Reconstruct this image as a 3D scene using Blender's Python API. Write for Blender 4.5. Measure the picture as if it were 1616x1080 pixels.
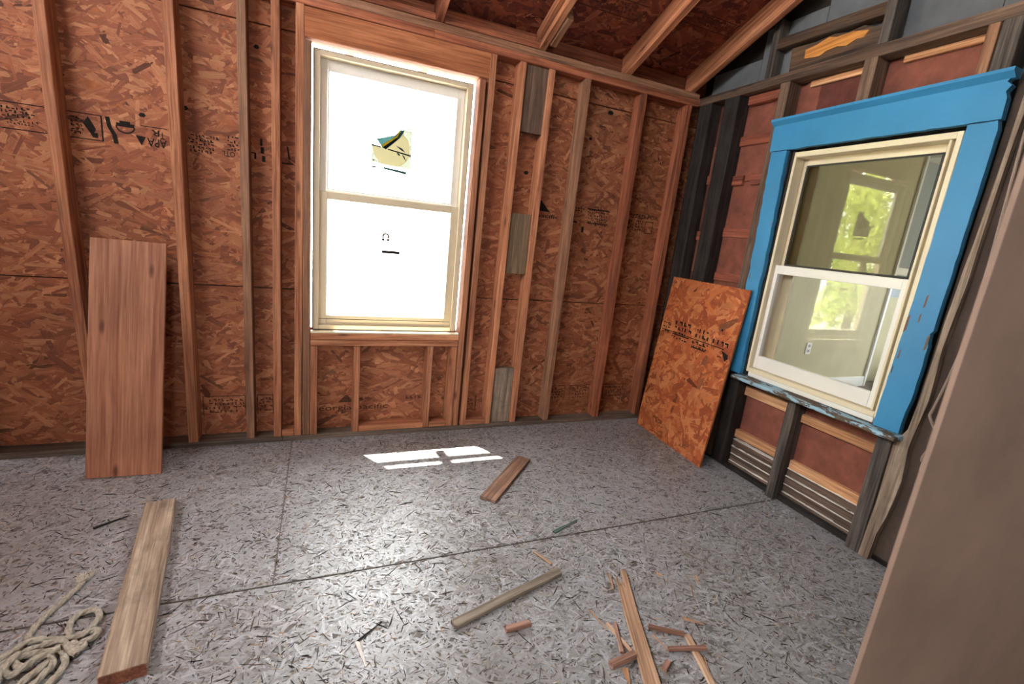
import bpy, bmesh, math, random
import numpy as np
from mathutils import Vector, Matrix

for o in list(bpy.data.objects):
    bpy.data.objects.remove(o)
SC = bpy.context.scene
COL = SC.collection
rng = np.random.default_rng(7)
random.seed(7)

# ------------------------------------------------------------------ camera
# x runs along the back wall, y out through it, z up; metres.
# origin: floor corner where the stud faces of the back and right walls meet.
YAW, PITCH, ROLL = 0.40306, -0.22746, 0.10535
fw = Vector((math.sin(YAW) * math.cos(PITCH), math.cos(YAW) * math.cos(PITCH), math.sin(PITCH)))
r0 = Vector((math.cos(YAW), -math.sin(YAW), 0.0))
u0 = r0.cross(fw)
cr, sr = math.cos(ROLL), math.sin(ROLL)
rr = r0 * cr + u0 * sr
uu = u0 * cr - r0 * sr
CAM = Vector((-2.2703, -2.6458, 1.2508))
cam = bpy.data.cameras.new('camera')
cam.sensor_width = 36.0
cam.lens = 731.276 / 1616 * 36.0
cam.clip_start = 0.02
cam.dof.use_dof = True
cam.dof.focus_distance = 2.3
cam.dof.aperture_fstop = 4.5
cam_o = bpy.data.objects.new('camera', cam)
COL.objects.link(cam_o)
cam_o.matrix_world = Matrix(((rr.x, uu.x, -fw.x, CAM.x), (rr.y, uu.y, -fw.y, CAM.y), (rr.z, uu.z, -fw.z, CAM.z), (0, 0, 0, 1)))
SC.camera = cam_o

# ------------------------------------------------------------------ light
SKY = 24.0
world = bpy.data.worlds.new('sky')
SC.world = world
world.use_nodes = True
bg = world.node_tree.nodes['Background']
bg.inputs['Color'].default_value = (0.965, 0.98, 1.0, 1)
bg.inputs['Strength'].default_value = SKY
el = math.radians(66.0)
az = math.radians(32)
sun_dir = Vector((math.sin(az) * math.cos(el), -math.cos(az) * math.cos(el), -math.sin(el)))
sun = bpy.data.lights.new('sun', 'SUN')
sun.energy = 135.0
sun.angle = math.radians(0.53)
sun.color = (1.0, 0.95, 0.86)
sun_o = bpy.data.objects.new('sun', sun)
COL.objects.link(sun_o)
sun_o.rotation_euler = sun_dir.to_track_quat('-Z', 'Y').to_euler()
sun_o.location = (-4, 6, 9)



def portal(name, loc, size, rot):
    # marks an opening to the sky for the sampler; gives off nothing itself
    l = bpy.data.lights.new(name, 'AREA'); l.shape = 'RECTANGLE'; l.size, l.size_y = size
    l.cycles.is_portal = True
    o = bpy.data.objects.new(name, l); COL.objects.link(o); o.location = loc; o.rotation_euler = rot
    return o


portal('window_portal', (-1.905, 0.16, 1.34), (0.86, 1.44), (-math.pi / 2, 0, 0))
portal('rear_portal', (-2.55, -5.42, 1.45), (0.7, 0.9), (math.pi / 2, 0, 0))
portal('next_room_portal', (6.72, -1.9, 1.35), (1.7, 2.6), (0, math.pi / 2, 0))

vs = SC.view_settings
vs.view_transform = 'Standard'
vs.look = 'None'
vs.gamma = 1.0
vs.use_curve_mapping = False
vs.exposure = 0.0
SC.cycles.use_denoising = True
SC.cycles.max_bounces = 10
SC.cycles.diffuse_bounces = 6
SC.cycles.transparent_max_bounces = 16
SC.cycles.sample_clamp_indirect = 20.0
SC.cycles.caustics_reflective = False
SC.cycles.caustics_refractive = False


# ------------------------------------------------------------------ helpers
def lin(r, g, b):
    def f(c):
        c /= 255.0
        return c / 12.92 if c <= 0.04045 else ((c + 0.055) / 1.055) ** 2.4
    return (f(r), f(g), f(b), 1.0)


def tag(o, label=None, cat=None, group=None, kind=None):
    if label: o['label'] = label
    if cat: o['category'] = cat
    if group: o['group'] = group
    if kind: o['kind'] = kind
    return o


def empty(name, loc=(0, 0, 0)):
    o = bpy.data.objects.new(name, None)
    o.location = loc
    o.empty_display_size = 0.1
    COL.objects.link(o)
    return o


def link(name, me, mat, parent=None):
    o = bpy.data.objects.new(name, me)
    COL.objects.link(o)
    if mat is not None and not me.materials:
        me.materials.append(mat)
    if parent is not None:
        o.parent = parent
        o.matrix_parent_inverse = parent.matrix_basis.inverted()
    return o


def mesh_from(name, verts, faces, smooth=False):
    me = bpy.data.meshes.new(name)
    me.from_pydata([tuple(v) for v in verts], [], faces)
    bm = bmesh.new(); bm.from_mesh(me)
    bmesh.ops.recalc_face_normals(bm, faces=bm.faces)
    bm.to_mesh(me); bm.free()
    if smooth:
        for p in me.polygons: p.use_smooth = True
    me.update()
    return me


class MB:
    """collects boxes and prisms into one mesh"""
    def __init__(self): self.v = []; self.f = []

    def box(self, mn, mx):
        b = len(self.v)
        x0, y0, z0 = mn; x1, y1, z1 = mx
        self.v += [(x0, y0, z0), (x1, y0, z0), (x1, y1, z0), (x0, y1, z0), (x0, y0, z1), (x1, y0, z1), (x1, y1, z1), (x0, y1, z1)]
        self.f += [tuple(b + i for i in q) for q in ((0, 3, 2, 1), (4, 5, 6, 7), (0, 1, 5, 4), (1, 2, 6, 5), (2, 3, 7, 6), (3, 0, 4, 7))]
        return self

    def prism(self, pts, ext):
        b = len(self.v); n = len(pts); e = Vector(ext)
        self.v += [tuple(Vector(p)) for p in pts] + [tuple(Vector(p) + e) for p in pts]
        self.f.append(tuple(b + i for i in range(n)))
        self.f.append(tuple(b + n + i for i in reversed(range(n))))
        for i in range(n):
            j = (i + 1) % n
            self.f.append((b + i, b + j, b + n + j, b + n + i))
        return self

    def build(self, name, mat, parent=None, bevel=0.0):
        me = mesh_from(name, self.v, self.f)
        if bevel > 0:
            bm = bmesh.new(); bm.from_mesh(me)
            bmesh.ops.bevel(bm, geom=[e for e in bm.edges if e.calc_face_angle(0) > 0.5], offset=bevel, segments=1, affect='EDGES', clamp_overlap=True)
            bm.to_mesh(me); bm.free()
        return link(name, me, mat, parent)


def box(name, mn, mx, mat, parent=None, bevel=0.0):
    lo = [min(a, b) for a, b in zip(mn, mx)]; hi = [max(a, b) for a, b in zip(mn, mx)]
    return MB().box(lo, hi).build(name, mat, parent, bevel)


def beam(name, a, b, w, d, mat, parent=None, xdir=(1, 0, 0), chamfer=0.0025, bow=0.0, taper=1.0, rough=0.0, ends=None, seg=3):
    """a length of timber from a to b with its own grain axis (local z)"""
    a = Vector(a); b = Vector(b)
    zax = (b - a).normalized()
    xax = Vector(xdir); xax = (xax - zax * xax.dot(zax)).normalized()
    yax = zax.cross(xax)
    L = (b - a).length
    c = min(chamfer, w * 0.3, d * 0.3)
    hw, hd = w / 2, d / 2
    sec = [(-hw + c, -hd), (hw - c, -hd), (hw, -hd + c), (hw, hd - c), (hw - c, hd), (-hw + c, hd), (-hw, hd - c), (-hw, -hd + c)]
    v = []; f = []
    for k in range(seg + 1):
        t = k / seg
        s = 1 + (taper - 1) * t
        bx = bow * math.sin(math.pi * t)
        for i, (x, y) in enumerate(sec):
            j = rough
            zz = (t - 0.5) * L
            if k in (0, seg) and ends:
                zz += ends * random.uniform(-1, 1)
            v.append((x * s + bx + random.uniform(-j, j), y * s + random.uniform(-j, j), zz))
    for k in range(seg):
        for i in range(8):
            j = (i + 1) % 8
            f.append((k * 8 + i, k * 8 + j, (k + 1) * 8 + j, (k + 1) * 8 + i))
    f.append(tuple(reversed(range(8)))); f.append(tuple(seg * 8 + i for i in range(8)))
    me = mesh_from(name, v, f)
    o = link(name, me, mat)
    m = Matrix.Identity(4)
    mid = (a + b) / 2
    for i in range(3):
        m[i][0] = xax[i]; m[i][1] = yax[i]; m[i][2] = zax[i]; m[i][3] = mid[i]
    o.matrix_world = m
    if parent is not None:
        o.parent = parent
        o.matrix_parent_inverse = parent.matrix_basis.inverted()
    return o


def grain(o, zdir, xdir=(0, 0, 1)):
    """turn the object's own axes so that its grain (local z) runs along zdir"""
    z = Vector(zdir).normalized(); x = Vector(xdir); x = (x - z * x.dot(z)).normalized(); y = z.cross(x)
    me = o.data; n = len(me.vertices); c = sum((v.co for v in me.vertices), Vector()) / n
    m = Matrix.Identity(4)
    for i in range(3):
        m[i][0] = x[i]; m[i][1] = y[i]; m[i][2] = z[i]; m[i][3] = c[i]
    me.transform(m.inverted()); me.update()
    o.matrix_basis = m
    return o


def lbox(name, x, y, z, axis, mat, parent=None, **k):
    """timber given as an axis-aligned box, grain along axis"""
    x = sorted(x); y = sorted(y); z = sorted(z)
    c = [(q[0] + q[1]) / 2 for q in (x, y, z)]
    s = [q[1] - q[0] for q in (x, y, z)]
    if axis == 'z': return beam(name, (c[0], c[1], z[0]), (c[0], c[1], z[1]), s[0], s[1], mat, parent, (1, 0, 0), **k)
    if axis == 'x': return beam(name, (x[0], c[1], c[2]), (x[1], c[1], c[2]), s[1], s[2], mat, parent, (0, 1, 0), **k)
    return beam(name, (c[0], y[0], c[2]), (c[0], y[1], c[2]), s[2], s[0], mat, parent, (0, 0, 1), **k)


def ring(mb, x, z, t, y, axis='y'):
    """rectangular frame; x,z outer ranges, t = widths (left,right,bottom,top), y depth range"""
    x0, x1 = x; z0, z1 = z; tl, tr, tb, tt = t
    def B(a, b, c, d):
        if axis == 'y': mb.box((a, y[0], c), (b, y[1], d))
        else: mb.box((y[0], a, c), (y[1], b, d))
    B(x0, x0 + tl, z0, z1); B(x1 - tr, x1, z0, z1)
    B(x0 + tl, x1 - tr, z0, z0 + tb); B(x0 + tl, x1 - tr, z1 - tt, z1)
    return mb


# ------------------------------------------------------------------ materials
class NT:
    def __init__(self, name):
        self.m = bpy.data.materials.new(name); self.m.use_nodes = True
        self.t = self.m.node_tree
        self.b = self.t.nodes['Principled BSDF']
        self.out = self.t.nodes['Material Output']

    def n(self, kind, **kw):
        q = self.t.nodes.new(kind)
        for k, v in kw.items(): setattr(q, k, v)
        return q

    def l(self, a, b): self.t.links.new(a, b)

    def noise(self, vec, scale, detail=4, rough=0.6, dist=0.0):
        q = self.n('ShaderNodeTexNoise')
        q.inputs['Scale'].default_value = scale; q.inputs['Detail'].default_value = detail
        q.inputs['Roughness'].default_value = rough; q.inputs['Distortion'].default_value = dist
        self.l(vec, q.inputs['Vector'])
        return q.outputs['Fac']

    def mapping(self, vec, scale, loc=(0, 0, 0)):
        q = self.n('ShaderNodeMapping')
        q.inputs['Scale'].default_value = scale; q.inputs['Location'].default_value = loc
        self.l(vec, q.inputs['Vector'])
        return q.outputs['Vector']

    def ramp(self, fac, stops):
        q = self.n('ShaderNodeValToRGB')
        e = q.color_ramp.elements
        while len(e) < len(stops): e.new(0.5)
        for i, (p, c) in enumerate(stops):
            e[i].position = p; e[i].color = c
        self.l(fac, q.inputs['Fac'])
        return q.outputs['Color']

    def mix(self, fac, a, b, mode='MIX'):
        q = self.n('ShaderNodeMix'); q.data_type = 'RGBA'; q.blend_type = mode
        for s, v in ((q.inputs[0], fac), (q.inputs[6], a), (q.inputs[7], b)):
            if isinstance(v, (int, float)): s.default_value = v
            elif isinstance(v, tuple): s.default_value = v
            else: self.l(v, s)
        return q.outputs[2]

    def math(self, op, a, b=0.0, c=None):
        q = self.n('ShaderNodeMath'); q.operation = op
        for s, v in zip(q.inputs, (a, b, c)):
            if v is None: continue
            if isinstance(v, (int, float)): s.default_value = v
            else: self.l(v, s)
        return q.outputs[0]

    def bump(self, h, strength=0.3, dist=0.002):
        q = self.n('ShaderNodeBump'); q.inputs['Strength'].default_value = strength; q.inputs['Distance'].default_value = dist
        self.l(h, q.inputs['Height']); self.l(q.outputs['Normal'], self.b.inputs['Normal'])

    def fin(self, col, rough=0.7, spec=0.3):
        if isinstance(col, tuple): self.b.inputs['Base Color'].default_value = col
        else: self.l(col, self.b.inputs['Base Color'])
        if isinstance(rough, (int, float)): self.b.inputs['Roughness'].default_value = rough
        else: self.l(rough, self.b.inputs['Roughness'])
        self.b.inputs['Specular IOR Level'].default_value = spec
        return self.m


def wood(name, light, mid, dark, knots=0.5, grime=0.0, grime_col=(0.05, 0.045, 0.04, 1), rough=0.72, streak=1.0, vary=0.18):
    """sawn timber; grain along local z"""
    t = NT(name)
    tc = t.n('ShaderNodeTexCoord'); oi = t.n('ShaderNodeObjectInfo')
    off = t.n('ShaderNodeVectorMath'); off.operation = 'MULTIPLY_ADD'
    cmb = t.n('ShaderNodeCombineXYZ')
    for i in range(3): t.l(oi.outputs['Random'], cmb.inputs[i])
    t.l(cmb.outputs[0], off.inputs[0]); off.inputs[1].default_value = (13.7, 29.1, 47.3)
    t.l(tc.outputs['Object'], off.inputs[2])
    P = off.outputs[0]
    n1 = t.noise(t.mapping(P, (38, 38, 1.6)), 1.0, 5, 0.62, 0.5)
    n2 = t.noise(t.mapping(P, (170, 170, 5.0)), 1.0, 3, 0.55, 0.2)
    n3 = t.noise(P, 3.0, 3, 0.5)
    col = t.ramp(n1, [(0.33, dark), (0.5, mid), (0.67, light)])
    fine = t.ramp(n2, [(0.32, (0.58, 0.55, 0.53, 1)), (0.60, (1.1, 1.1, 1.1, 1))])
    col = t.mix(0.8 * streak, col, fine, 'MULTIPLY')
    tone = t.ramp(n3, [(0.3, (0.82, 0.82, 0.82, 1)), (0.7, (1.1, 1.1, 1.1, 1))])
    col = t.mix(0.8, col, tone, 'MULTIPLY')
    rv = t.math('MULTIPLY_ADD', oi.outputs['Random'], vary * 2, 1 - vary)
    gcol = t.n('ShaderNodeCombineColor')
    for i in range(3): t.l(rv, gcol.inputs[i])
    col = t.mix(1.0, col, gcol.outputs[0], 'MULTIPLY')
    if knots:
        vo = t.n('ShaderNodeTexVoronoi'); vo.inputs['Scale'].default_value = 1.0
        t.l(t.mapping(P, (11, 11, 3.6)), vo.inputs['Vector'])
        k = t.ramp(vo.outputs['Distance'], [(0.05, (1, 1, 1, 1)), (0.15, (0, 0, 0, 1))])
        kk = t.math('MULTIPLY', k, knots)
        col = t.mix(kk, col, (dark[0] * 0.3, dark[1] * 0.25, dark[2] * 0.25, 1))
    if grime:
        g = t.noise(P, 6.0, 6, 0.7)
        gm = t.ramp(g, [(0.45, (0, 0, 0, 1)), (0.68, (1, 1, 1, 1))])
        col = t.mix(t.math('MULTIPLY', gm, grime), col, grime_col)
    t.bump(n2, 0.25, 0.002)
    return t.fin(col, rough, 0.25)


def strand_mat(name, rough=0.72, grain=0.8, grime=0.0, grime_col=(0.04, 0.035, 0.03, 1), spec=0.25, gscale=2.2, bump=0.35, dust=0.0, dust_col=(0.3, 0.3, 0.3, 1)):
    t = NT(name)
    a = t.n('ShaderNodeAttribute'); a.attribute_name = 'Col'
    u = t.n('ShaderNodeAttribute'); u.attribute_name = 'fuv'
    n = t.noise(t.mapping(u.outputs['Vector'], (14, 260, 1)), 1.0, 4, 0.6, 0.2)
    g = t.ramp(n, [(0.3, (0.62, 0.58, 0.55, 1)), (0.65, (1.12, 1.12, 1.12, 1))])
    col = t.mix(grain, a.outputs['Color'], g, 'MULTIPLY')
    tc = t.n('ShaderNodeTexCoord')
    n0 = t.noise(tc.outputs['Object'], gscale, 5, 0.65)
    if grime:
        gm = t.ramp(n0, [(0.5, (0, 0, 0, 1)), (0.72, (1, 1, 1, 1))])
        col = t.mix(t.math('MULTIPLY', gm, grime), col, grime_col)
    if dust:
        n4 = t.noise(t.mapping(tc.outputs['Object'], (1, 1, 1), (5, 3, 1)), 1.7, 6, 0.7)
        dm = t.ramp(n4, [(0.42, (0, 0, 0, 1)), (0.66, (1, 1, 1, 1))])
        col = t.mix(t.math('MULTIPLY', dm, dust), col, dust_col)
    t.bump(n, bump, 0.0015)
    return t.fin(col, rough, spec)


def plain(name, col, rough=0.6, spec=0.3, vary=0.12, scale=8.0, bump=0.1):
    t = NT(name)
    tc = t.n('ShaderNodeTexCoord')
    n = t.noise(tc.outputs['Object'], scale, 5, 0.6)
    lo = tuple(c * (1 - vary) for c in col[:3]) + (1,); hi = tuple(min(1, c * (1 + vary)) for c in col[:3]) + (1,)
    c = t.ramp(n, [(0.3, lo), (0.7, hi)])
    if bump: t.bump(n, bump, 0.003)
    return t.fin(c, rough, spec)


def paint(name, col, under, amount=0.62, scale=9.0, rough=0.45, streaks=(1, 1, 1)):
    """old paint with chips; amount = noise level above which the wood shows"""
    t = NT(name)
    tc = t.n('ShaderNodeTexCoord')
    P = tc.outputs['Object']
    n = t.noise(t.mapping(P, streaks), scale, 7, 0.68, 0.4)
    m = t.ramp(n, [(amount, (0, 0, 0, 1)), (amount + 0.015, (1, 1, 1, 1))])
    n2 = t.noise(P, 3.0, 4, 0.55)
    pc = t.ramp(n2, [(0.3, tuple(c * 0.86 for c in col[:3]) + (1,)), (0.7, tuple(min(1, c * 1.1) for c in col[:3]) + (1,))])
    n3 = t.noise(t.mapping(P, (90, 90, 6)), 1.0, 3)
    uc = t.ramp(n3, [(0.3, tuple(c * 0.5 for c in under[:3]) + (1,)), (0.7, under)])
    col2 = t.mix(m, pc, uc)
    rg = t.mix(m, (rough,) * 3 + (1,), (0.85,) * 3 + (1,))
    h = t.math('ADD', t.math('MULTIPLY', m, -1.0), t.math('MULTIPLY', n2, 0.3))
    t.bump(h, 0.4, 0.0015)
    rgb = t.n('ShaderNodeRGBToBW'); t.l(rg, rgb.inputs[0])
    return t.fin(col2, rgb.outputs[0], 0.35)


def glass(name, tint=(0.93, 0.94, 0.93, 1), ior=1.45):
    t = NT(name)
    tr = t.n('ShaderNodeBsdfTransparent'); tr.inputs['Color'].default_value = tint
    gl = t.n('ShaderNodeBsdfGlossy'); gl.inputs['Roughness'].default_value = 0.02
    lw = t.n('ShaderNodeLayerWeight'); lw.inputs['Blend'].default_value = 0.5
    fr = t.math('MULTIPLY_ADD', t.math('POWER', lw.outputs['Facing'], 5.0), 0.9, 0.035)
    mx = t.n('ShaderNodeMixShader')
    t.l(fr, mx.inputs[0]); t.l(tr.outputs[0], mx.inputs[1]); t.l(gl.outputs[0], mx.inputs[2])
    t.l(mx.outputs[0], t.out.inputs['Surface'])
    return t.m


def film(name, col, through=0.5):
    """thin printed film lit from both sides"""
    t = NT(name)
    d = t.n('ShaderNodeBsdfDiffuse'); d.inputs['Color'].default_value = col
    tl = t.n('ShaderNodeBsdfTranslucent'); tl.inputs['Color'].default_value = col
    mx = t.n('ShaderNodeMixShader'); mx.inputs[0].default_value = through
    t.l(d.outputs[0], mx.inputs[1]); t.l(tl.outputs[0], mx.inputs[2])
    t.l(mx.outputs[0], t.out.inputs['Surface'])
    return t.m


M = {}
M['stud'] = wood('sawn_pine', lin(206, 146, 108), lin(180, 118, 84), lin(140, 84, 58), knots=0.85, grime=0.25)
M['stud_grey'] = wood('weathered_pine', lin(170, 128, 100), lin(148, 106, 80), lin(112, 76, 56), knots=0.6, grime=0.3)
M['plate'] = wood('red_pine', lin(186, 116, 84), lin(160, 94, 66), lin(118, 64, 44), knots=0.5, grime=0.35)
M['dusty'] = wood('dusty_pine', lin(128, 112, 98), lin(108, 94, 82), lin(78, 66, 58), knots=0.2, grime=0.5)
M['header'] = wood('header_pine', lin(190, 124, 84), lin(172, 106, 68), lin(146, 84, 52), knots=0.35, grime=0.15, vary=0.02)
M['blockgrey'] = wood('grey_blocking', lin(142, 120, 92), lin(124, 102, 78), lin(96, 76, 58), knots=0.5, grime=0.3, vary=0.12)
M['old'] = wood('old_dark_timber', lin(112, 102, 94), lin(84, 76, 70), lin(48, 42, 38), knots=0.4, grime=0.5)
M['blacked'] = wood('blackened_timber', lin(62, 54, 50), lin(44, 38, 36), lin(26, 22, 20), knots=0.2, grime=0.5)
M['oldbrown'] = wood('old_brown_timber', lin(142, 116, 96), lin(112, 88, 72), lin(72, 54, 44), knots=0.5, grime=0.45)
M['batten'] = wood('bare_batten', lin(222, 176, 136), lin(200, 146, 104), lin(160, 106, 72), knots=0.9, grime=0.12, vary=0.1)
M['rbatten'] = wood('red_batten', lin(168, 98, 76), lin(146, 80, 60), lin(104, 54, 40), knots=0.5, grime=0.3, vary=0.1)
M['lath'] = wood('old_lath', lin(128, 106, 92), lin(104, 84, 72), lin(66, 52, 44), knots=0.3, grime=0.45)
M['board'] = wood('planed_board', lin(190, 134, 104), lin(172, 116, 88), lin(146, 92, 68), knots=0.8, rough=0.6, streak=0.8, vary=0.02)
M['timber'] = wood('weathered_timber', lin(186, 168, 148), lin(162, 142, 122), lin(122, 102, 86), knots=0.4, grime=0.6, grime_col=(0.10, 0.085, 0.07, 1))
M['timber_end'] = wood('timber_end_grain', lin(150, 98, 76), lin(128, 80, 60), lin(100, 60, 46), knots=0)
M['scrap'] = wood('scrap_plank', lin(188, 152, 128), lin(154, 116, 94), lin(100, 72, 58), knots=0.6, grime=0.6, grime_col=(0.09, 0.06, 0.05, 1))
M['stickgrey'] = wood('grey_stick', lin(170, 160, 142), lin(142, 130, 114), lin(100, 90, 78), knots=0.2, grime=0.3)
M['sticktan'] = wood('tan_stick', lin(206, 176, 148), lin(180, 146, 118), lin(136, 104, 82), knots=0.2)
M['stickred'] = wood('red_brown_stick', lin(200, 164, 144), lin(168, 128, 110), lin(112, 80, 68), knots=0.2)
M['stickorange'] = wood('orange_splinter', lin(224, 180, 142), lin(206, 158, 118), lin(176, 124, 88), knots=0.0)
M['green'] = wood('green_shard', lin(96, 116, 106), lin(72, 92, 84), lin(48, 62, 58), knots=0.0)
M['strand'] = strand_mat('wall_strands', grime=0.18)
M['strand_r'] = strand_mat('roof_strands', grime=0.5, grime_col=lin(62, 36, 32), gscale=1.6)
M['strand_lean'] = strand_mat('loose_sheet_strands', grime=0.0, rough=0.6)
M['strand_f'] = strand_mat('floor_strands', rough=0.42, grime=0.65, grime_col=lin(103, 95, 86), spec=1.0, bump=0.15, gscale=1.5, dust=0.45, dust_col=lin(168, 170, 174))
M['osb'] = plain('sheathing_core', lin(158, 94, 58), 0.8, 0.2, 0.3, 30)
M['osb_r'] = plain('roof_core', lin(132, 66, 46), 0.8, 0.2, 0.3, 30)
M['osb_f'] = plain('floor_core', lin(110, 104, 98), 0.55, 0.3, 0.3, 30)
M['gap'] = plain('dirt_dark', lin(46, 42, 38), 0.9, 0.1)
M['ink'] = plain('black_ink', lin(36, 30, 26), 0.8, 0.1, 0.3, 60, 0)
M['ink2'] = plain('faded_ink', lin(84, 54, 42), 0.8, 0.1, 0.3, 60, 0)
M['clad'] = plain('red_brown_siding', lin(128, 76, 62), 0.8, 0.2, 0.25, 14, 0.15)
M['claddk'] = plain('dark_red_siding', lin(96, 54, 46), 0.8, 0.2, 0.3, 14, 0.15)
M['slate'] = plain('slate_grey_board', lin(98, 100, 102), 0.85, 0.2, 0.2, 6)
M['felt'] = plain('brown_felt', lin(84, 72, 64), 0.9, 0.1, 0.2, 10)
M['panel'] = plain('brown_panel', lin(132, 110, 96), 0.85, 0.15, 0.16, 5, 0.05)
M['blue'] = paint('blue_paint', lin(56, 130, 174), lin(110, 84, 66), 0.655, 7.0, 0.4, (1, 1, 0.5))
M['peel'] = paint('peeling_blue_paint', lin(150, 184, 200), lin(112, 98, 84), 0.49, 11.0, 0.5, (2.0, 0.7, 2.0))
M['vinyl'] = plain('white_vinyl', lin(226, 222, 214), 0.35, 0.45, 0.03, 3, 0.0)
M['cream'] = plain('cream_vinyl', lin(222, 208, 176), 0.4, 0.4, 0.05, 3, 0.0)
M['tan_vinyl'] = plain('tan_frame', lin(206, 190, 160), 0.45, 0.4, 0.06, 3, 0.0)
M['gasket'] = plain('dark_gasket', lin(52, 50, 46), 0.5, 0.3, 0.1, 5, 0.0)
M['glass'] = glass('clear_glass')
M['screen'] = glass('screened_glass', (0.62, 0.60, 0.52, 1))
M['plaster'] = plain('white_plaster', lin(226, 220, 212), 0.9, 0.1, 0.1, 30)
M['rope'] = plain('cotton_rope', lin(172, 165, 150), 0.9, 0.1, 0.25, 120, 0.3)
M['cable'] = plain('grey_cable', lin(140, 122, 108), 0.6, 0.3, 0.1, 40, 0)
M['rotten'] = wood('rotten_board', lin(112, 86, 64), lin(84, 62, 46), lin(44, 32, 26), knots=0.3, grime=0.6)
M['torn'] = wood('torn_orange_wood', lin(232, 168, 92), lin(210, 140, 68), lin(160, 96, 44), knots=0.0, grime=0.15)
M['nbrwall'] = plain('olive_plaster', lin(186, 180, 150), 0.8, 0.2, 0.06, 2.2, 0.05)
M['nbrtrim'] = plain('white_trim', lin(222, 222, 218), 0.5, 0.3, 0.04, 4, 0)
M['nbrjamb'] = plain('bare_jamb', lin(214, 176, 138), 0.6, 0.3, 0.08, 6, 0)
M['nbrgrey'] = plain('grey_room_wall', lin(160, 168, 172), 0.8, 0.2, 0.05, 3, 0)
M['nbrfloor'] = plain('dusty_floor', lin(120, 112, 104), 0.8, 0.2, 0.25, 7)
M['ply'] = plain('raw_wall', lin(176, 148, 122), 0.8, 0.2, 0.15, 5)
M['gravel'] = plain('pale_gravel', lin(206, 200, 190), 0.9, 0.1, 0.2, 25)
M['bark'] = plain('bark', lin(92, 78, 62), 0.9, 0.1, 0.3, 20)


def leaf_mat():
    t = NT('leaves')
    oi = t.n('ShaderNodeAttribute'); oi.attribute_name = 'Col'
    d = t.n('ShaderNodeBsdfDiffuse'); tl = t.n('ShaderNodeBsdfTranslucent')
    t.l(oi.outputs['Color'], d.inputs['Color']); t.l(oi.outputs['Color'], tl.inputs['Color'])
    mx = t.n('ShaderNodeMixShader'); mx.inputs[0].default_value = 0.4
    t.l(d.outputs[0], mx.inputs[1]); t.l(tl.outputs[0], mx.inputs[2])
    t.l(mx.outputs[0], t.out.inputs['Surface'])
    return t.m


M['leaf'] = leaf_mat()
M['stk_grey'] = film('sticker_grey', lin(84, 88, 80), 0.5)
M['stk_cream'] = film('sticker_cream', lin(238, 224, 184), 0.6)
M['stk_dark'] = film('sticker_dark', lin(22, 34, 34), 0.3)
M['stk_teal'] = film('sticker_teal', lin(40, 66, 66), 0.3)
M['stk_yellow'] = film('sticker_yellow', lin(220, 180, 40), 0.5)

PAL_WALL = [lin(170, 110, 77), lin(160, 99, 68), lin(151, 91, 63), lin(182, 124, 88), lin(142, 84, 58), lin(130, 76, 54), lin(164, 104, 74)]
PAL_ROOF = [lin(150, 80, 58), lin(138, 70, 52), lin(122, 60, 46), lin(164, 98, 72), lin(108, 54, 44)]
PAL_LEAN = [lin(190, 108, 62), lin(178, 96, 54), lin(166, 86, 48), lin(200, 126, 78), lin(152, 76, 44), lin(190, 116, 72)]
PAL_FLOOR = [lin(155, 157, 158), lin(147, 147, 146), lin(168, 170, 173), lin(126, 123, 119), lin(150, 149, 145), lin(181, 183, 188)]


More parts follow.
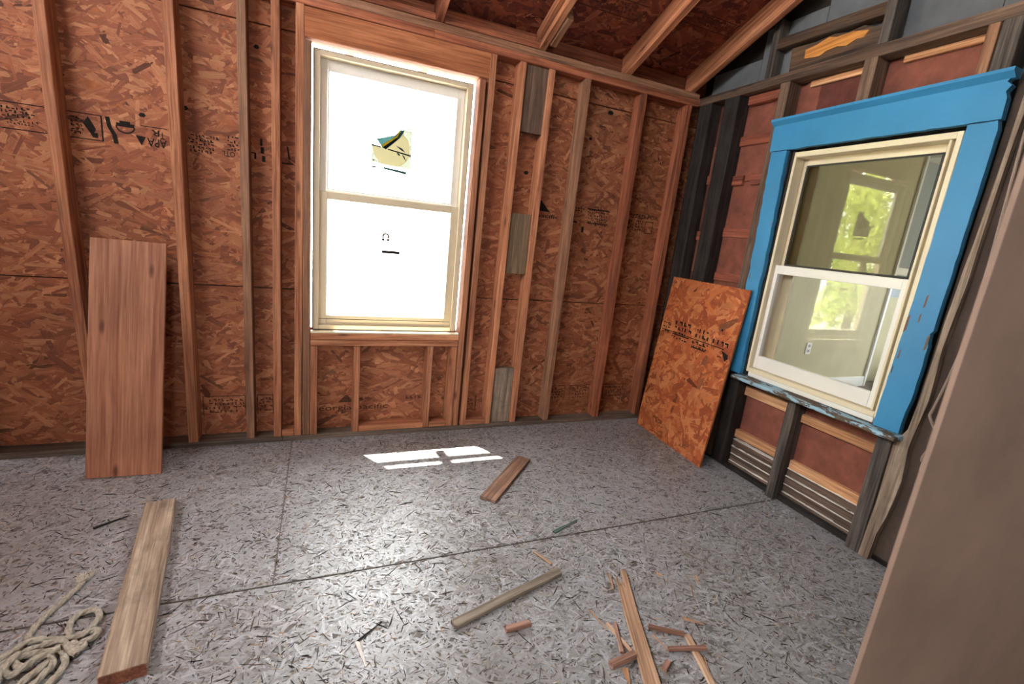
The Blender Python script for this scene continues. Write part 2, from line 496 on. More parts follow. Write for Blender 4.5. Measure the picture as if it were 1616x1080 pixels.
def strands(name, org, U, V, N, ru, rv, n, lr, wr, pal, mat, parent, holes=(), spread=0.6, main=0.0, lift=(0.0004, 0.0016), dark=0.0):
    """flat wood strands pressed into the face of a sheet; one mesh"""
    org = np.array(org, float); U = np.array(U, float); V = np.array(V, float); N = np.array(N, float)
    cu = rng.uniform(ru[0], ru[1], n); cv = rng.uniform(rv[0], rv[1], n)
    ang = main + rng.normal(0, spread, n)
    L = rng.uniform(lr[0], lr[1], n) / 2; W = rng.uniform(wr[0], wr[1], n) / 2
    keep = np.ones(n, bool)
    for (a, b, c, d) in holes:      # leave cut-outs clear
        eu = np.abs(np.cos(ang)) * L * 1.15 + np.abs(np.sin(ang)) * W * 1.3; ev = np.abs(np.sin(ang)) * L * 1.15 + np.abs(np.cos(ang)) * W * 1.3
        keep &= ~((cu + eu > a) & (cu - eu < b) & (cv + ev > c) & (cv - ev < d))
    cu, cv, ang, L, W = cu[keep], cv[keep], ang[keep], L[keep], W[keep]; n = len(cu)
    ca, sa = np.cos(ang), np.sin(ang)
    sh = [(-1, -0.75), (-0.8, -1), (0.85, -0.9), (1, -0.2), (0.9, 0.95), (-0.85, 0.8)]
    pts = np.zeros((n, 6, 3)); fuv = np.zeros((n, 6, 3))
    h0 = rng.uniform(lift[0], lift[1], n)
    ro = rng.uniform(0, 50, (n, 2))
    for k, (a, b) in enumerate(sh):
        a = a + rng.uniform(-0.12, 0.12, n); b = b + rng.uniform(-0.25, 0.25, n)
        x = a * L; y = b * W
        pu = np.clip(cu + x * ca - y * sa, ru[0], ru[1]); pv = np.clip(cv + x * sa + y * ca, rv[0], rv[1])
        h = h0 + a * rng.normal(0, 0.00012, n) + b * rng.normal(0, 0.00012, n)
        pts[:, k] = org + pu[:, None] * U + pv[:, None] * V + h[:, None] * N
        fuv[:, k, 0] = x + ro[:, 0]; fuv[:, k, 1] = y + ro[:, 1]
    me = bpy.data.meshes.new(name)
    me.vertices.add(n * 6); me.vertices.foreach_set('co', pts.reshape(-1))
    me.loops.add(n * 6)
    idx = np.arange(n * 6)
    flip = np.dot(np.cross(U, V), N) < 0
    if flip: idx = idx.reshape(n, 6)[:, ::-1].reshape(-1)
    me.loops.foreach_set('vertex_index', idx)
    me.polygons.add(n); me.polygons.foreach_set('loop_start', np.arange(n) * 6); me.polygons.foreach_set('loop_total', np.full(n, 6))
    pal = np.array(pal); c = pal[rng.integers(0, len(pal), n)]
    c[:, :3] *= rng.uniform(0.87, 1.13, (n, 1))
    if dark:
        dk = rng.random(n) < dark
        c[dk, :3] *= 0.45
    col = np.repeat(c[:, None, :], 6, 1)
    a = me.color_attributes.new('Col', 'FLOAT_COLOR', 'POINT'); a.data.foreach_set('color', col.reshape(-1))
    b = me.attributes.new('fuv', 'FLOAT_VECTOR', 'POINT'); b.data.foreach_set('vector', fuv.reshape(-1))
    me.update(); me.validate()
    o = link(name, me, mat, parent)
    tag(o, kind='stuff')
    return o


def text_mesh(s, size, bold=0.0):
    cu = bpy.data.curves.new('t', 'FONT'); cu.body = s; cu.size = size; cu.align_x = 'LEFT'; cu.offset = bold; cu.resolution_u = 2
    ob = bpy.data.objects.new('t', cu); COL.objects.link(ob)
    dg = bpy.context.evaluated_depsgraph_get()
    me = bpy.data.meshes.new_from_object(ob.evaluated_get(dg))
    bpy.data.objects.remove(ob); bpy.data.curves.remove(cu)
    me.materials.clear()
    return me


def stamp(pieces, name, org, U, V, N, mat, parent, label=None):
    """flat print: pieces in local (u,v): ('box',u0,v0,u1,v1) ('poly',pts) ('text',s,u,v,w,h,rot)"""
    org = Vector(org); U = Vector(U); V = Vector(V); N = Vector(N)
    v = []; f = []
    for k, p in enumerate(pieces):
        hgt = 0.00004 * (k % 5)
        def add(pts, faces):
            b = len(v)
            for (a, c) in pts: v.append(tuple(org + U * a + V * c + N * hgt))
            for q in faces: f.append(tuple(b + i for i in q))
        if p[0] == 'box':
            _, a, b, c, d = p; add([(a, b), (c, b), (c, d), (a, d)], [(0, 1, 2, 3)])
        elif p[0] == 'poly':
            add(p[1], [tuple(range(len(p[1])))])
        else:
            _, s, a, b, w, h, rot = p
            me = text_mesh(s, 1.0, 0.012)
            xs = [q.co.x for q in me.vertices]; ys = [q.co.y for q in me.vertices]
            x0, x1, y0, y1 = min(xs), max(xs), min(ys), max(ys)
            pts = []
            for q in me.vertices:
                tx = (q.co.x - x0) / (x1 - x0); ty = (q.co.y - y0) / (y1 - y0)
                if rot: tx, ty = 1 - tx, 1 - ty
                pts.append((a + tx * w, b + ty * h))
            add(pts, [tuple(q.vertices) for q in me.polygons])
            bpy.data.meshes.remove(me)
    me = bpy.data.meshes.new(name); me.from_pydata(v, [], f); me.update()
    o = link(name, me, mat, parent)
    if label: o['label'] = label
    return o


def scribble(u0, v0, u1, v1, rows, seed=0):
    """rows of small illegible printed marks"""
    R = random.Random(seed); out = []
    rh = (v1 - v0) / rows
    for i in range(rows):
        u = u0 + R.uniform(0, 0.12) * (u1 - u0); b = v0 + rh * (i + 0.16)
        e = u1 - R.uniform(0, 0.15) * (u1 - u0)
        while u < e:
            w = R.uniform(0.5, 1.1) * rh
            hh = rh * R.uniform(0.6, 0.8)
            k = R.random()
            if k < 0.45: out.append(('box', u, b, u + w * 0.42, b + hh))
            if k > 0.25: out.append(('box', u, b + (hh * 0.55 if k > 0.6 else 0), u + w * 0.8, b + (hh if k > 0.6 else hh * 0.45)))
            if k > 0.8: out.append(('box', u + w * 0.5, b, u + w * 0.8, b + hh))
            u += w + R.uniform(0.08, 0.3) * rh
    return out


def outline(u0, v0, u1, v1, t):
    return [('box', u0, v0, u1, v0 + t), ('box', u0, v1 - t, u1, v1), ('box', u0, v0, u0 + t, v1), ('box', u1 - t, v0, u1, v1)]


# =================================================================== FLOOR
XL, YR = -4.25, -5.3        # far sides of the space behind the camera
floor = box('floor', (XL - 0.1, YR - 0.1, -0.14), (0.12, 0.14, -0.021), M['gap'])
tag(floor, 'grey weathered strand board subfloor strewn with wood chips', 'floor', kind='structure')
SEAM = -1.13
fl = [((-2.4128, 0.09), (-1.1255, 0.10)), ((XL, -2.4132), (-1.1255, 0.10)), ((-2.776, 0.09), (-2.345, -1.130)), ((XL, -2.778), (-2.345, -1.130)),
      ((-2.0, 0.09), (YR, -2.35)), ((XL, -2.004), (YR, -2.35))]
for i, (xr, yr) in enumerate(fl):
    p = box('floor_panel', (xr[0], yr[0], -0.02), (xr[1], yr[1], 0.0), M['osb_f'], floor)
    if i < 4:
        ar = (xr[1] - xr[0]) * (yr[1] - yr[0])
        strands('wood_strands', (0, 0, 0), (1, 0, 0), (0, 1, 0), (0, 0, 1), (xr[0] + 0.002, xr[1] - 0.002), (yr[0] + 0.002, yr[1] - 0.002), int(ar * 8000),
                (0.02, 0.08), (0.003, 0.011), PAL_FLOOR, M['strand_f'], p, spread=1.0, main=random.choice((0.2, -0.15)), lift=(0.0003, 0.0022), dark=0.05)

# =================================================================== BACK WALL
SY = 0.089      # depth of the studs: face of the sheathing
HOLE = (-2.335, -1.478, 0.635, 2.06)
mb = MB()
for (a, b, c, d) in ((XL - 0.1, HOLE[0], -0.12, 2.39), (HOLE[1], 0.14, -0.12, 2.39), (HOLE[0], HOLE[1], -0.12, HOLE[2]), (HOLE[0], HOLE[1], HOLE[3], 2.39)):
    mb.box((a, SY + 0.012, c), (b, SY + 0.03, d))
wall_back = mb.build('wall_back', M['gap'])
tag(wall_back, 'open stud wall of pine framing over orange strand board', 'wall', kind='structure')


def sheath(xr, zr, hole=None, n=2600, grime=None):
    m = MB()
    if hole and hole[0] < xr[1] and hole[1] > xr[0] and hole[2] < zr[1] and hole[3] > zr[0]:
        a, b = max(hole[0], xr[0]), min(hole[1], xr[1]); c, d = max(hole[2], zr[0]), min(hole[3], zr[1])
        if a > xr[0]: m.box((xr[0], SY, zr[0]), (a, SY + 0.011, zr[1]))
        if b < xr[1]: m.box((b, SY, zr[0]), (xr[1], SY + 0.011, zr[1]))
        if c > zr[0]: m.box((a, SY, zr[0]), (b, SY + 0.011, c))
        if d < zr[1]: m.box((a, SY, d), (b, SY + 0.011, zr[1]))
        holes = [(a, b, c, d)]
    else:
        m.box((xr[0], SY, zr[0]), (xr[1], SY + 0.011, zr[1])); holes = []
    p = m.build('sheathing_panel', M['osb'], wall_back)
    ar = (xr[1] - xr[0]) * (zr[1] - zr[0])
    strands('wood_strands', (0, SY, 0), (1, 0, 0), (0, 0, 1), (0, -1, 0), xr, zr, int(ar * n), (0.04, 0.14), (0.008, 0.032), PAL_WALL, M['strand'], p, holes, spread=0.55, dark=0.025)
    return p


S1, S2 = 0.845, 2.08
pan = {}
for k, (xr) in enumerate(((XL, -3.703), (-3.70, -2.622), (-2.618, -0.832), (-0.828, 0.085))):
    for j, zr in enumerate(((-0.1, S1 - 0.003), (S1 + 0.003, S2 - 0.003), (S2 + 0.003, 2.39))):
        pan[k, j] = sheath(xr, zr, HOLE)

# plates
lbox('bottom_plate', (XL, -2.46), (0.0, SY), (0.0, 0.032), 'x', M['dusty'], wall_back, seg=2)
lbox('bottom_plate', (-2.458, 0.0), (0.004, SY), (0.0, 0.03), 'x', M['dusty'], wall_back, seg=2)
lbox('top_plate', (XL, -1.75), (0.0, SY), (2.18, 2.219), 'x', M['plate'], wall_back)
lbox('top_plate', (-1.748, 0.0), (0.0, SY), (2.18, 2.219), 'x', M['plate'], wall_back)
lbox('top_plate', (XL, -2.3), (0.006, SY), (2.221, 2.26), 'x', M['stud_grey'], wall_back)
lbox('top_plate', (-2.298, 0.0), (0.006, SY), (2.221, 2.26), 'x', M['stud_grey'], wall_back)
# sole pieces between the studs
for a, b in ((-2.462, -2.404), (-2.094 + 0.036, -1.682), (-1.643, -1.538), (-1.405, -1.276)):
    lbox('sole_piece', (a, b), (0.002, SY - 0.002), (0.032, 0.066), 'x', M['stud'], wall_back, seg=1)

# studs: (x0, x1) of the front face at bottom, shift at top
z0 = 0.033
studs = [(-3.700, -3.662, 0.0, 'stud_grey', 0), (-2.503, -2.466, 0.012, 'stud', 0), (-2.634, -2.596, 0.006, 'stud_grey', 0),
         (-2.402, -2.365, 0.014, 'stud', 0), (-1.441, -1.405, 0.004, 'stud', 0), (-1.276, -1.241, 0.014, 'stud', 0), (-1.098, -1.060, 0.012, 'stud', 0),
         (-0.851, -0.813, 0.002, 'stud_grey', 0), (-0.446, -0.408, 0.002, 'plate', 0), (-0.088, -0.05, 0.0, 'plate', 0)]
for a, b, s, m, bw in studs:
    beam('stud', ((a + b) / 2, SY / 2, z0), ((a + b) / 2 + s, SY / 2, 2.179), b - a, SY - 0.002, M[m], wall_back, bow=0.0)
# the two left studs stand on the subfloor; the far one is bowed
beam('stud', (-2.875, SY / 2 - 0.005, 0.033), (-2.880, SY / 2 - 0.005, 2.179), 0.042, SY + 0.008, M['stud'], wall_back)
beam('stud', (-3.262, SY / 2 - 0.002, 0.033), (-3.306, SY / 2 - 0.002, 2.179), 0.040, SY + 0.002, M['stud'], wall_back, bow=-0.014, seg=6)
# jack studs, cripples, rough sill and header round the window
beam('jack_stud', (-2.341, SY / 2, z0), (-2.339, SY / 2, 2.035), 0.036, SY - 0.004, M['stud_grey'], wall_back)
beam('jack_stud', (-1.476, SY / 2, z0), (-1.470, SY / 2, 2.045), 0.036, SY - 0.004, M['stud'], wall_back)
lbox('cripple_stud', (-2.321, -2.284), (0.001, SY), (z0, 0.551), 'z', M['stud'], wall_back)
lbox('cripple_stud', (-2.096, -2.060), (0.001, SY), (z0, 0.551), 'z', M['stud'], wall_back)
lbox('cripple_stud', (-1.681, -1.645), (0.001, SY), (z0, 0.551), 'z', M['stud'], wall_back)
lbox('cripple_stud', (-1.536, -1.497), (0.001, SY), (z0, 0.551), 'z', M['stud'], wall_back)
lbox('rough_sill', (-2.321, -1.496), (0.0, SY), (0.553, 0.587), 'x', M['stud'], wall_back)
lbox('rough_sill', (-2.321, -1.496), (-0.002, SY), (0.589, 0.624), 'x', M['stud'], wall_back)
beam('header', (-2.351, 0.045, 2.112), (-1.437, 0.045, 2.117), 0.084, 0.128, M['header'], wall_back, xdir=(0, 1, 0))
# grey blocking pieces nailed between two studs
for a, b, c, d, m in ((1.83, 2.178, -1.222, -1.084, 'oldbrown'), (1.015, 1.375, -1.226, -1.092, 'blockgrey'), (0.034, 0.405, -1.233, -1.1, 'timber')):
    lbox('blocking', (c, d), (0.018, 0.056), (a, b), 'z', M[m], wall_back)

# print on the sheathing
Uw, Vw, Nw = (1, 0, 0), (0, 0, 1), (0, -1, 0)
IY = SY - 0.0021


def wstamp(panel, u0, pieces, name='printed_stamp', mat='ink', label=None):
    stamp(pieces, name, (0, IY, 0), Uw, Vw, Nw, M[mat], panel, label)


def arcpts(cx, cz, rx, rz, a0, a1, n=10, t=0.006):
    o = [(cx + rx * math.cos(a0 + (a1 - a0) * i / n), cz + rz * math.sin(a0 + (a1 - a0) * i / n)) for i in range(n + 1)]
    i_ = [(cx + (rx - t) * math.cos(a0 + (a1 - a0) * i / n), cz + (rz - t) * math.sin(a0 + (a1 - a0) * i / n)) for i in range(n, -1, -1)]
    return o + i_


pl = pan[1, 1]
wstamp(pl, 0, outline(-3.69, 1.463, -3.166, 1.571, 0.004)[:2] + outline(-3.69, 1.463, -3.166, 1.571, 0.006)[3:] + scribble(-3.50, 1.51, -3.40, 1.555, 3, 1) + scribble(-3.50, 1.482, -3.38, 1.505, 2, 2),
       'printed_stamp', 'ink', 'faded black grade stamp printed upside down')
wstamp(pl, 0, scribble(-3.28, 1.48, -3.235, 1.555, 5, 3) + [('poly', [(-3.235, 1.53), (-3.215, 1.56), (-3.19, 1.51), (-3.205, 1.48)]), ('box', -3.205, 1.475, -3.185, 1.495)]
       + [('poly', [(-3.156, 1.57), (-3.140, 1.572), (-3.134, 1.53), (-3.118, 1.50), (-3.113, 1.463), (-3.130, 1.462), (-3.136, 1.50), (-3.150, 1.53)])]
       + [('poly', arcpts(-3.085, 1.54, 0.036, 0.03, math.pi, 2 * math.pi)), ('box', -3.118, 1.538, -3.052, 1.553), ('box', -3.105, 1.553, -3.066, 1.562)]
       + [('poly', [(-3.050, 1.512), (-3.012, 1.508), (-3.03, 1.47)]), ('text', 'APA', -3.008, 1.470, 0.075, 0.036, True)]
       + [('box', -3.028, 1.553, -2.93, 1.556), ('text', 'R', -2.99, 1.518, 0.03, 0.026, True), ('text', 'T', -2.958, 1.508, 0.018, 0.03, True)],
       'printed_stamp', 'ink', 'bold black certification stamp printed upside down')
wstamp(pl, 0, scribble(-2.85, 1.505, -2.735, 1.555, 3, 5) + scribble(-2.855, 1.472, -2.735, 1.503, 2, 6) + [('text', 'OTL', -2.715, 1.474, 0.055, 0.024, True)] + scribble(-2.695, 1.50, -2.64, 1.57, 4, 7),
       'printed_stamp', 'ink', 'small lines of upside-down black print')
wstamp(pan[2, 1], 0, [('box', -2.552, 1.545, -2.542, 1.578), ('box', -2.55, 1.51, -2.535, 1.54), ('text', 'L', -2.60, 1.48, 0.03, 0.03, True), ('box', -2.545, 1.472, -2.53, 1.50), ('poly', [(-2.434, 1.56), (-2.428, 1.56), (-2.418, 1.50), (-2.426, 1.50)]), ('box', -2.46, 1.476, -2.405, 1.482)],
       'printed_stamp', 'ink')
wstamp(pan[2, 1], 0, [('poly', [(-1.022, 1.467), (-1.008, 1.475), (-0.939, 1.408), (-1.02, 1.412)]), ('text', 'pacific', -1.03, 1.365, 0.155, 0.03, False)], 'printed_stamp', 'ink', 'black maker stamp with a triangle mark')
wstamp(pan[3, 1], 0, scribble(-0.76, 1.43, -0.69, 1.47, 2, 8) + [('box', -0.765, 1.365, -0.74, 1.375)] + scribble(-0.672, 1.415, -0.51, 1.468, 3, 9) + scribble(-0.665, 1.36, -0.50, 1.412, 3, 10) + [('box', -0.672, 1.458, -0.512, 1.466), ('box', -0.665, 1.372, -0.505, 1.378), ('box', -0.70, 1.31, -0.682, 1.345)],
       'printed_stamp', 'ink', 'block of tiny black print between the studs')
wstamp(pan[3, 1], 0, [('text', 'SIZED FOR', -0.335, 1.445, 0.235, 0.026, False)] + scribble(-0.35, 1.37, -0.30, 1.43, 3, 11) + scribble(-0.285, 1.36, -0.21, 1.435, 4, 12) + outline(-0.205, 1.35, -0.137, 1.43, 0.004), 'printed_stamp', 'ink', 'black lettered stamp beside the corner stud')
wstamp(pan[2, 0], 0, [('text', 'georgia-pacific', -2.312, 0.128, 0.425, 0.042, False), ('poly', [(-2.172, 0.186), (-2.131, 0.232), (-2.118, 0.23), (-2.088, 0.186)]), ('poly', [(-2.055, 0.21), (-2.035, 0.212), (-2.03, 0.195), (-2.05, 0.19)])], 'printed_stamp', 'ink2', 'black maker name printed under a triangle mark')
wstamp(pan[2, 0], 0, scribble(-1.78, 0.19, -1.69, 0.215, 1, 14) + scribble(-1.38, 0.13, -1.34, 0.19, 3, 15) + [('box', -1.325, 0.09, -1.317, 0.20)], 'printed_stamp', 'ink2')
for k, (pp, u) in enumerate(((pan[1, 0], (-2.845, -2.645)), (pan[2, 0], (-2.59, -2.51)), (pan[3, 0], (-0.775, -0.66)), (pan[3, 0], (-0.62, -0.46)), (pan[3, 0], (-0.34, -0.14)))):
    wstamp(pp, 0, scribble(u[0] + 0.01, 0.15, u[1] - 0.01, 0.235, 4, 20 + k) + outline(u[0], 0.135, u[1], 0.25, 0.004)[1:], 'printed_stamp', 'ink2')
# knot holes and dark flecks in the sheathing
for (x, z, a, b, pp) in ((-2.86, 1.66, 0.018, 0.012, pl), (-3.02, 1.60, 0.014, 0.01, pl), (-3.30, 1.71, 0.02, 0.014, pl), (-0.60, 2.052, 0.022, 0.014, pan[3, 1]), (-2.56, 1.98, 0.012, 0.01, pan[2, 1]), (-1.13, 1.62, 0.016, 0.012, pan[2, 1]), (-0.72, 1.88, 0.012, 0.01, pan[3, 1]), (-3.18, 0.95, 0.014, 0.01, pl)):
    stamp([('poly', [(x + a * math.cos(q), z + b * math.sin(q)) for q in (0, 1, 2, 3.3, 4.1, 5.2)])], 'dark_fleck', (0, IY - 0.0003, 0), Uw, Vw, Nw, M['ink'], pp)

# =================================================================== WINDOW 1 (back wall)
w1 = empty('window_1', (-1.9, 0.05, 0.63))
tag(w1, 'tall white double-hung window glowing in the stud wall', 'window', kind='structure')
ring(MB(), (-2.310, -1.514), (0.640, 2.016), (0.028, 0.030, 0.024, 0.022), (0.030, 0.115)).build('frame', M['tan_vinyl'], w1, 0.002)
ring(MB(), (-2.314, -1.510), (0.6365, 2.0205), (0.0035, 0.0035, 0.003, 0.004), (0.034, 0.115)).build('flashing', M['gasket'], w1)
up = ring(MB(), (-2.283, -1.544), (1.347, 1.993), (0.036, 0.036, 0.030, 0.046), (0.078, 0.098)).build('sash', M['vinyl'], w1, 0.002)
lo = ring(MB(), (-2.283, -1.544), (0.665, 1.368), (0.042, 0.042, 0.052, 0.038), (0.046, 0.074)).build('sash', M['tan_vinyl'], w1, 0.002)
ring(MB(), (-2.247, -1.580), (1.377, 1.947), (0.008, 0.008, 0.008, 0.008), (0.070, 0.079)).build('glazing_bead', M['vinyl'], up)
box('pane', (-2.249, 0.088, 1.375), (-1.578, 0.093, 1.949), M['glass'], up)
box('pane', (-2.243, 0.056, 0.715), (-1.584, 0.061, 1.332), M['glass'], lo)
box('stool', (-2.321, -0.004, 0.6245), (-1.497, 0.029, 0.6355), M['cream'], w1, 0.002)
box('sash_groove', (-2.279, 0.0455, 0.694), (-1.548, 0.0462, 0.697), M['gasket'], lo)

# sticker on the upper pane: grey square with a cream disc and a peeled dark corner
GY = 0.0865
stk = empty('sticker', (-1.92, GY, 1.62)); stk.parent = w1; stk.matrix_parent_inverse = w1.matrix_basis.inverted()
stk['label'] = 'square grey maker sticker with a cream disc and peeling corner'


def sq(pts, name, mat, d, lab=None):
    return stamp([('poly', pts)], name, (0, GY - d, 0), Uw, Vw, Nw, M[mat], stk, lab)


SX0, SX1, SZ0, SZ1 = -2.029, -1.819, 1.538, 1.736
sq([(SX0, SZ0 + 0.01), (SX1, SZ0), (SX1, SZ1), (-1.868, SZ1), (-1.975, 1.632), (SX0, 1.636)], 'backing', 'stk_grey', 0)
disc = [( -1.924 + 0.098 * math.cos(a), 1.632 + 0.098 * math.sin(a)) for a in [math.radians(q) for q in range(-180, 66, 9)]]
sq(disc + [(-1.955, 1.636)], 'disc', 'stk_cream', 0.0006)
sq([(-2.006, 1.668), (-1.975, 1.630), (-1.955, 1.622), (-1.885, 1.690), (-1.862, 1.728), (-1.880, 1.733), (-1.912, 1.700)], 'peeled_flap', 'stk_teal', 0.0035)
sq([(-1.978, 1.640), (-1.970, 1.632), (-1.898, 1.690), (-1.880, 1.728), (-1.888, 1.730), (-1.905, 1.696)], 'stripe', 'stk_yellow', 0.0042)
sq([(-1.970, 1.631), (-1.957, 1.622), (-1.895, 1.680), (-1.903, 1.688)], 'stripe', 'stk_dark', 0.0048)
sq([(SX0, 1.640), (-1.98, 1.634), (-1.98, 1.628), (SX0, 1.632)], 'line', 'stk_dark', 0.0012)
sq([(-1.945, 1.628), (SX1, 1.612), (SX1, 1.604), (-1.945, 1.622)], 'line', 'stk_dark', 0.0012)
for k, p in enumerate(([(-1.905, 1.65), (-1.87, 1.64), (-1.852, 1.622), (-1.875, 1.63)], [(-1.87, 1.61), (-1.855, 1.60), (-1.846, 1.575), (-1.862, 1.596)], [(-1.90, 1.612), (-1.885, 1.60), (-1.877, 1.604), (-1.886, 1.613)])):
    sq(p, 'print', 'stk_teal', 0.0014)
sq([(-2.027, 1.530), (-2.0, 1.529), (-2.0, 1.520), (-2.027, 1.522)], 'print', 'stk_dark', 0)
sq([(-1.995, 1.529), (-1.972, 1.528), (-1.972, 1.522), (-1.995, 1.523)], 'print', 'stk_grey', 0)
sq([(-1.965, 1.533), (-1.842, 1.523), (-1.842, 1.508), (-1.965, 1.522)], 'band', 'stk_dark', 0)
sq([(-1.855, 1.745), (SX1, 1.747), (SX1, 1.738), (-1.855, 1.737)], 'band', 'stk_grey', 0)
sq([(-2.02, 1.563), (-2.012, 1.563), (-2.012, 1.556), (-2.02, 1.556)], 'print', 'stk_dark', 0.001)
# marks on the lower pane
stamp([('poly', arcpts(-1.941, 1.166, 0.020, 0.021, -0.7, math.pi + 0.7, 12, 0.010)), ('box', -1.962, 1.142, -1.946, 1.155), ('box', -1.936, 1.142, -1.920, 1.155)] + [('box', -1.960, 1.074, -1.862, 1.091)], 'pane_mark', (0, 0.0555, 0), Uw, Vw, Nw, M['ink'], lo)

# =================================================================== RIGHT WALL
RX = 0.092
W2 = (-1.500, -0.778, 0.640, 1.815)
mb = MB()
for (a, b, c, d) in ((YR - 0.1, W2[0], -0.12, 2.30), (W2[1], 0.13, -0.12, 2.30), (W2[0], W2[1], -0.12, W2[2]), (W2[0], W2[1], W2[3], 2.30)):
    mb.box((RX + 0.008, a, c), (RX + 0.03, b, d))
# gable end above the plate, following the roof slope
mb.prism([(RX + 0.008, 0.13, 2.30), (RX + 0.008, YR, 2.30), (RX + 0.008, -2.6, 3.47), (RX + 0.008, 0.13, 2.347)], (0.022, 0, 0))
wall_right = mb.build('wall_right', M['gap'])
tag(wall_right, 'old gutted wall of dark studs over red-brown siding around the blue window', 'wall', kind='structure')


def clad(yr, zr, mat='clad', d=0.0):
    box('siding_panel', (RX - d, yr[0], zr[0]), (RX + 0.0075, yr[1], zr[1]), M[mat], wall_right)


for yr in ((-0.20, -0.004), (-0.315, -0.203), (-0.615, -0.318)):
    for j, (a, b) in enumerate(((0.0, 0.42), (0.425, 0.86), (0.865, 1.125), (1.13, 1.40), (1.405, 1.70), (1.705, 1.935), (1.94, 2.18))):
        clad(yr, (a, b), 'claddk' if (j % 2 == 0 and yr[0] > -0.3) else 'clad', 0.002 * (j % 3))
clad((-0.776, -0.618), (1.82, 2.18)); clad((-1.03, -0.779), (1.82, 2.18), 'claddk', 0.002); clad((-1.47, -1.033), (1.82, 2.18), 'clad'); clad((-1.74, -1.473), (1.82, 2.18), 'slate')
clad((-1.09, -0.618), (0.20, 0.636), 'clad'); clad((-1.53, -1.093), (0.20, 0.636), 'clad', 0.002)
for yr, m in (((-0.36, 0.0), 'slate'), ((-0.72, -0.363), 'slate'), ((-1.08, -0.723), 'slate'), ((-1.45, -1.083), 'slate'), ((-1.9, -1.453), 'slate')):
    za = 2.23; zb = 2.385 + 0.41 * min(-yr[1], 2.4)
    clad(yr, (za, zb), m)
box('felt', (0.03, -2.34, 0.0), (0.036, -1.60, 2.18), M['felt'], wall_right)
# framing
lbox('top_plate', (0.0, RX), (-2.34, -0.002), (2.182, 2.231), 'y', M['oldbrown'], wall_right, rough=0.002)
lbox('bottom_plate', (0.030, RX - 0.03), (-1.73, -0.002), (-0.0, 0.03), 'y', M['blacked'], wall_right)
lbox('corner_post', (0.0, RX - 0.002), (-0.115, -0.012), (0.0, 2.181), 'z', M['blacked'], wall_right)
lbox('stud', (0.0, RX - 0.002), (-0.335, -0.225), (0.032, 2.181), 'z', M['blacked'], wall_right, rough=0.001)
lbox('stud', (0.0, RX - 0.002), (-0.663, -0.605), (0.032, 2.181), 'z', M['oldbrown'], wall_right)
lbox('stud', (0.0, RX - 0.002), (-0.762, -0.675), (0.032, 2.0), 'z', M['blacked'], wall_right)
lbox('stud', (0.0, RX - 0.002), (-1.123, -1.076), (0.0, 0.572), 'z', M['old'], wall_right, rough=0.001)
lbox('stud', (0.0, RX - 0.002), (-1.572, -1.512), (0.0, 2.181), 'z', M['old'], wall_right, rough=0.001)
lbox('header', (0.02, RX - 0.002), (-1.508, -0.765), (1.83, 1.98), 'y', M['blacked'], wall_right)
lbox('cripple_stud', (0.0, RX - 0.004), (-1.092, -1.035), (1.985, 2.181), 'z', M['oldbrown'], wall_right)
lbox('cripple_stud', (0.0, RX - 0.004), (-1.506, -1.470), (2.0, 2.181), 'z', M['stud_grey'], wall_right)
# battens
def bat(yr, zr, m, x=0.07, **k): lbox('batten', (x, RX - 0.003), yr, zr, 'y', M[m], wall_right, **k)


bat((-0.545, -0.337), (1.908, 1.962), 'rbatten'); bat((-0.414, -0.337), (1.680, 1.737), 'rbatten'); bat((-0.60, -0.470), (1.680, 1.738), 'rbatten')
bat((-0.60, -0.337), (1.372, 1.428), 'rbatten', 0.078); bat((-0.60, -0.337), (1.10, 1.15), 'rbatten', 0.078)
bat((-0.222, -0.118), (1.70, 1.755), 'rbatten', 0.075); bat((-0.222, -0.118), (1.34, 1.40), 'rbatten', 0.075)
bat((-1.03, -0.73), (2.150, 2.179), 'batten'); bat((-1.465, -1.16), (2.152, 2.180), 'batten')
bat((-0.60, -0.36), (2.13, 2.178), 'rbatten', 0.05)
bat((-1.07, -0.70), (0.468, 0.524), 'batten', 0.062); bat((-1.508, -1.127), (0.450, 0.495), 'batten', 0.062)
bat((-1.035, -0.70), (0.200, 0.248), 'batten', 0.058, ends=0.015); bat((-1.508, -1.127), (0.182, 0.232), 'batten', 0.062)
# lath boards with plaster keys under the window
for (ya, yb) in ((-1.073, -0.70), (-1.508, -1.127)):
    for k in range(4):
        z = 0.004 + k * 0.046
        lbox('lath_board', (0.055 + 0.004 * (k % 2), RX - 0.003), (ya, yb), (z, z + 0.0435), 'y', M['lath'], wall_right, rough=0.0012, chamfer=0.003)
        # plaster squeezed between the boards
        pts = []; nn = 14
        R = random.Random(k * 7 + int(ya * 100))
        for i in range(nn + 1):
            pts.append((0.052, ya + (yb - ya) * i / nn, z + 0.0425 + R.uniform(-0.0015, 0.0005)))
        for i in range(nn, -1, -1):
            pts.append((0.052, ya + (yb - ya) * i / nn, z + 0.0435 + R.uniform(0, 0.004) * (1.6 if R.random() > 0.7 else 0.25)))
        MB().prism(pts, (0.03, 0, 0)).build('plaster', M['plaster'], wall_right)
